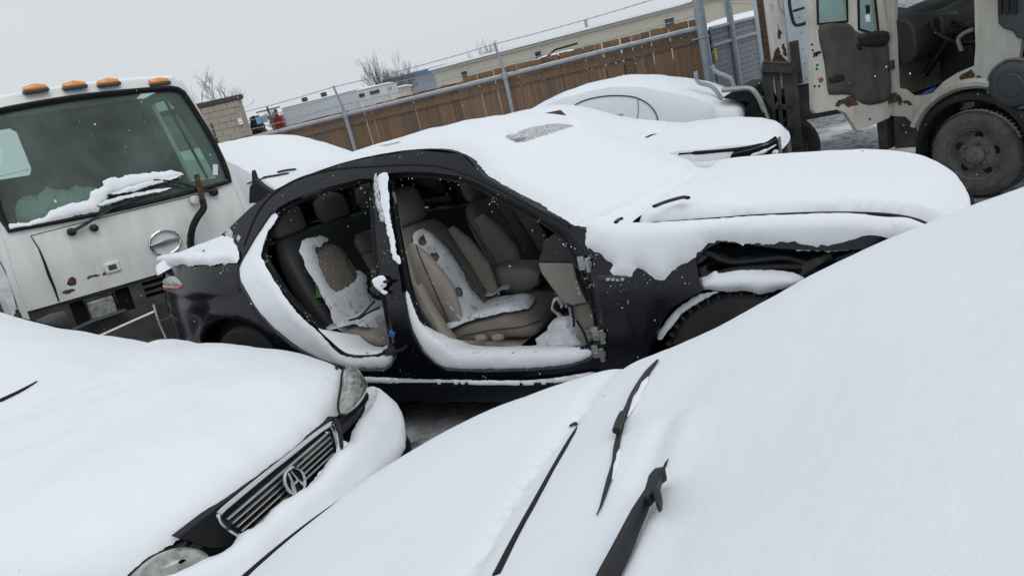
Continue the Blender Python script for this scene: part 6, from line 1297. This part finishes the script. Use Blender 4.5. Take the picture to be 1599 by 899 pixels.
# red lorry, sign, poles
rf = Frame(tuple((CC+ray(436, 200)/ray(436, 200)[1]*32)*[1, 1, 0]+[0, 0, -.3]), 0)
rt = root('red_lorry', rf, 'small red lorry cab parked at the end of the white trailer', 'lorry')
tp = rf.Y(436, 180, 0)[2]
mb = MB(); mb.box((-.18, 0, .6), (.26, 2.2, tp)); mb.build('cab', plain('red_paint', (.20, .012, .018), .35, coat=.5), rt, bevel=.06)
mb = MB(); mb.box((.02, -.06, tp), (.12, .1, tp+.28)); mb.build('exhaust_stack', bpy.data.materials['red_paint'], rt)
mb = MB(); mb.box((-.15, .2, .3), (.2, 2.0, .6)); mb.build('chassis', M['frame'], rt)
for y_ in (.4, 1.8): car_wheel('wheel', (.05, y_, .45), .45, .3, rt, (-1, 0, 0))
def pole(u0, v0, v1, d, r, nm, lab, cat, bars=()):
    a = ray(u0, v0); P0 = CC+a/a[1]*d; f = Frame((P0[0], P0[1], -.3), 0); o = root(nm, f, lab, cat); z1 = P0[2]+.3
    mb = MB(); mb.tube([(0, 0, 0), (0, 0, z1)], [r, r*.7], 8); mb.build('pole', M['frame'], o)
    for zb, l in bars: mb = MB(); mb.bar((-l, 0, z1-zb), (l, 0, z1-zb), .12, .12); mb.build('cross_arm', M['frame'], o)
    return f, o
pole(417, 167, 0, 75, .14, 'utility_pole', 'wooden utility pole with a cross arm left of the red lorry', 'pole', ((.3, 1.2),))
f_, o_ = pole(329, 192, 0, 20, .035, 'thin_post', 'thin dark leaning post in front of the concrete block building', 'post')
f_, o_ = pole(408, 185, 0, 34, .05, 'blue_sign', 'small pale blue sign on a post beside the dark shrub', 'sign')
mb = MB(); mb.box((-.25, -.03, f_.Y(408, 193, 0)[2]), (.25, .0, f_.Y(408, 185, 0)[2]+.1)); mb.build('sign_board', plain('pale_blue_sign', (.22, .42, .60), .5), o_)
# snow-topped vehicles just past the fence
vb = Frame(tuple((CC+ray(870, 88)/ray(870, 88)[1]*22)*[1, 1, 0]+[0, 0, 0]), -15); zt = vb.Y(870, 84, 0)[2]
vbr = root('parked_pickup', vb, 'snowy pickup roof with a dark rack just showing over the fence', 'pickup')
mb = MB(); mb.grid([[(x, y, zt+.05-.10*(x/.75)**2-.12*(y/.9)**4) for y in np.linspace(-.9, .9, 12)] for x in np.linspace(-.75, .8, 16)]); mb.build('snow', M['snow'], vbr)
mb = MB(); mb.box((-.7, -.85, zt-.7), (.72, .85, zt-.08)); mb.build('cab', M['black2'], vbr, bevel=.08); mb = MB(); mb.box((-1.6, -.9, .35), (2.6, .9, zt-.65)); mb.build('body', M['black2'], vbr, bevel=.08)
mb = MB(); mb.tube([(-.2, -.9, zt-.05), (.1, -.9, zt+.10), (.75, -.9, zt+.12)], .03, 7); mb.build('rack', M['plastic'], vbr)
for x_ in (-1.0, 1.9):
    for sg in (-1, 1): car_wheel('wheel', (x_, sg*.8, .1), .38, .24, vbr, (0, sg, 0))
gv = Frame(tuple((CC+ray(1160, 34)/ray(1160, 34)[1]*17)*[1, 1, 0]+[0, 0, 0]), -25); zt = gv.Y(1160, 24, 0)[2]
gvr = root('parked_estate_car', gv, 'snow covered car roof showing above the slatted gate', 'car')
mb = MB(); mb.grid([[(x, y, zt+.05-.16*abs(x/1.3)**2.5-.15*abs(y/.85)**4) for y in np.linspace(-.85, .85, 12)] for x in np.linspace(-1.3, 1.3, 20)]); mb.build('snow', M['snow'], gvr)
mb = MB(); mb.box((-1.2, -.80, zt-.75), (1.2, .8, zt-.10)); mb.build('cab', M['black2'], gvr, bevel=.1); mb = MB(); mb.box((-2.2, -.86, -.05), (2.2, .86, zt-.6)); mb.build('body', M['greyplastic'], gvr, bevel=.1)
for x_ in (-1.4, 1.4):
    for sg in (-1, 1): car_wheel('wheel', (x_, sg*.78, .06), .33, .22, gvr, (0, sg, 0))
# ------------------------------------------------------------------ bare trees and shrubs
M['bark'] = plain('bare_bark', (.14, .122, .108), .9, var=.3)
def bare_tree(nm, u, vtop, d, lab, spread=.6, seed=1, stems=1, r0=.14, base=-.3, depth=6, cat='tree', lean=0.0, rmin=.011):
    rn = random.Random(seed); a = ray(u, vtop); T_ = CC+a/a[1]*d; f = Frame((T_[0], T_[1], base), rn.uniform(0, 360)); o = root(nm, f, lab, cat, 'bare trees beyond the fence'); H = T_[2]-base
    tr_, cr = MB(), MB()
    def grow(p, dirv, L, r, lv):
        n = 4; pts = [p]; q = p.copy(); dv = dirv.copy()
        for _ in range(n):
            dv = (dv+Vector((rn.gauss(0, .12), rn.gauss(0, .12), rn.gauss(.03, .08)))).normalized(); q = q+dv*L/n; pts.append(q.copy())
        (tr_ if lv == 0 else cr).tube(pts, [max(rmin*.8, r*(1-.45*i/n)) for i in range(n+1)], 6 if lv < 2 else 3, cap=False)
        if lv >= depth or L < .12: return
        for k in range(rn.choice([2, 3, 3]) if lv else rn.choice([3, 4])):
            i = rn.choice([2, 3, 4]) if k else 4
            ax = Vector((rn.gauss(0, 1), rn.gauss(0, 1), rn.gauss(0, .4))).normalized(); nd = (dv+ax*spread*rn.uniform(.6, 1.2)+Vector((0, 0, .18))).normalized()
            grow(pts[i], nd, L*rn.uniform(.66, .88), max(rmin, r*.56), lv+1)
    for s_ in range(stems):
        grow(Vector((rn.uniform(-.3, .3)*(stems-1), rn.uniform(-.3, .3), 0)), Vector((lean+rn.gauss(0, .06), rn.gauss(0, .05), 1)).normalized(), H*.36, r0, 0)
    mx = max(p[2] for p in cr.v); k = H/mx
    for b_ in (tr_, cr): b_.v = [(x*k, y*k, z*k) for x, y, z in b_.v]
    tr_.build('trunk', M['bark'], o, recalc=False); c_ = cr.build('crown', M['bark'], o, recalc=False); return o
bare_tree('bare_tree', 322, 104, 40, 'spreading bare tree behind the concrete block building', .80, 5, 1, .17, rmin=.010)
bare_tree('bare_tree', 590, 74, 50, 'clump of upright bare trees left of the beige building', .42, 12, 4, .11, rmin=.010, depth=5)
bare_tree('bare_tree', 626, 94, 60, 'slim bare tree in front of the blue grey building', .35, 31, 1, .08, rmin=.010, depth=5)
bare_tree('bare_tree', 741, 60, 62, 'thin bare treetop poking above the beige building roof', .35, 44, 2, .07, rmin=.010, depth=4)
bare_tree('bare_tree', 438, 165, 70, 'faint bare tree beyond the red lorry', .6, 52, 2, .14, rmin=.022)
def shrub(u, v, d, r, lab, seed):
    rn = random.Random(seed); a = ray(u, v); P0 = CC+a/a[1]*d; f = Frame((P0[0], P0[1], -.3), 0); o = root('evergreen_shrub', f, lab, 'shrub'); H = P0[2]+.3
    mb = MB()
    for _ in range(2600):
        th = rn.uniform(0, 6.28); hh_ = rn.random()**.8; rr = r*(1-hh_**2*.7)*rn.uniform(.3, 1)*(1+.3*math.sin(3*th+hh_*7)); p = Vector((rr*math.cos(th), rr*math.sin(th), hh_*H)); s_ = rn.uniform(.05, .13)
        n = Vector((rn.gauss(0, 1), rn.gauss(0, 1), rn.gauss(0, 1))).normalized(); a_ = n.orthogonal().normalized()*s_; b_ = n.cross(a_).normalized()*s_*.5
        mb.add([p-a_, p+b_, p+a_, p-b_], [(0, 1, 2, 3)])
    mb.build('crown', plain('dark_evergreen', (.020, .030, .024), .9, var=.4) if 'dark_evergreen' not in bpy.data.materials else bpy.data.materials['dark_evergreen'], o, recalc=False)
    mb = MB(); mb.tube([(0, 0, 0), (0, 0, H*.8)], [.1, .03], 7); mb.build('trunk', M['bark'], o)
shrub(396, 183, 36, .62, 'dark evergreen shrub between the block building and the blue sign', 3)
# ------------------------------------------------------------------ falling snow
fl_ = MB(); rn = random.Random(3)
for _ in range(1100):
    u, v = rn.uniform(0, 1599), rn.uniform(0, 899); d = rn.uniform(1.6, 7.5)
    x_, y_, z_ = rn.uniform(-5, 5), rn.uniform(1.2, 7), rn.uniform(.2, 2.4); s_ = (.0007+.0019*rn.random()**2)*(1+.10*y_)
    fl_.add([(x_+s_, y_, z_), (x_-s_, y_, z_), (x_, y_+s_, z_), (x_, y_-s_, z_), (x_, y_, z_+s_*1.4), (x_, y_, z_-s_*1.2)], [(0, 2, 4), (2, 1, 4), (1, 3, 4), (3, 0, 4), (2, 0, 5), (1, 2, 5), (3, 1, 5), (0, 3, 5)])
tag(fl_.build('falling_snow', M['flake'], None, angle=180, recalc=False), 'tiny flakes of snow falling all over the yard', 'snow', None, 'stuff')
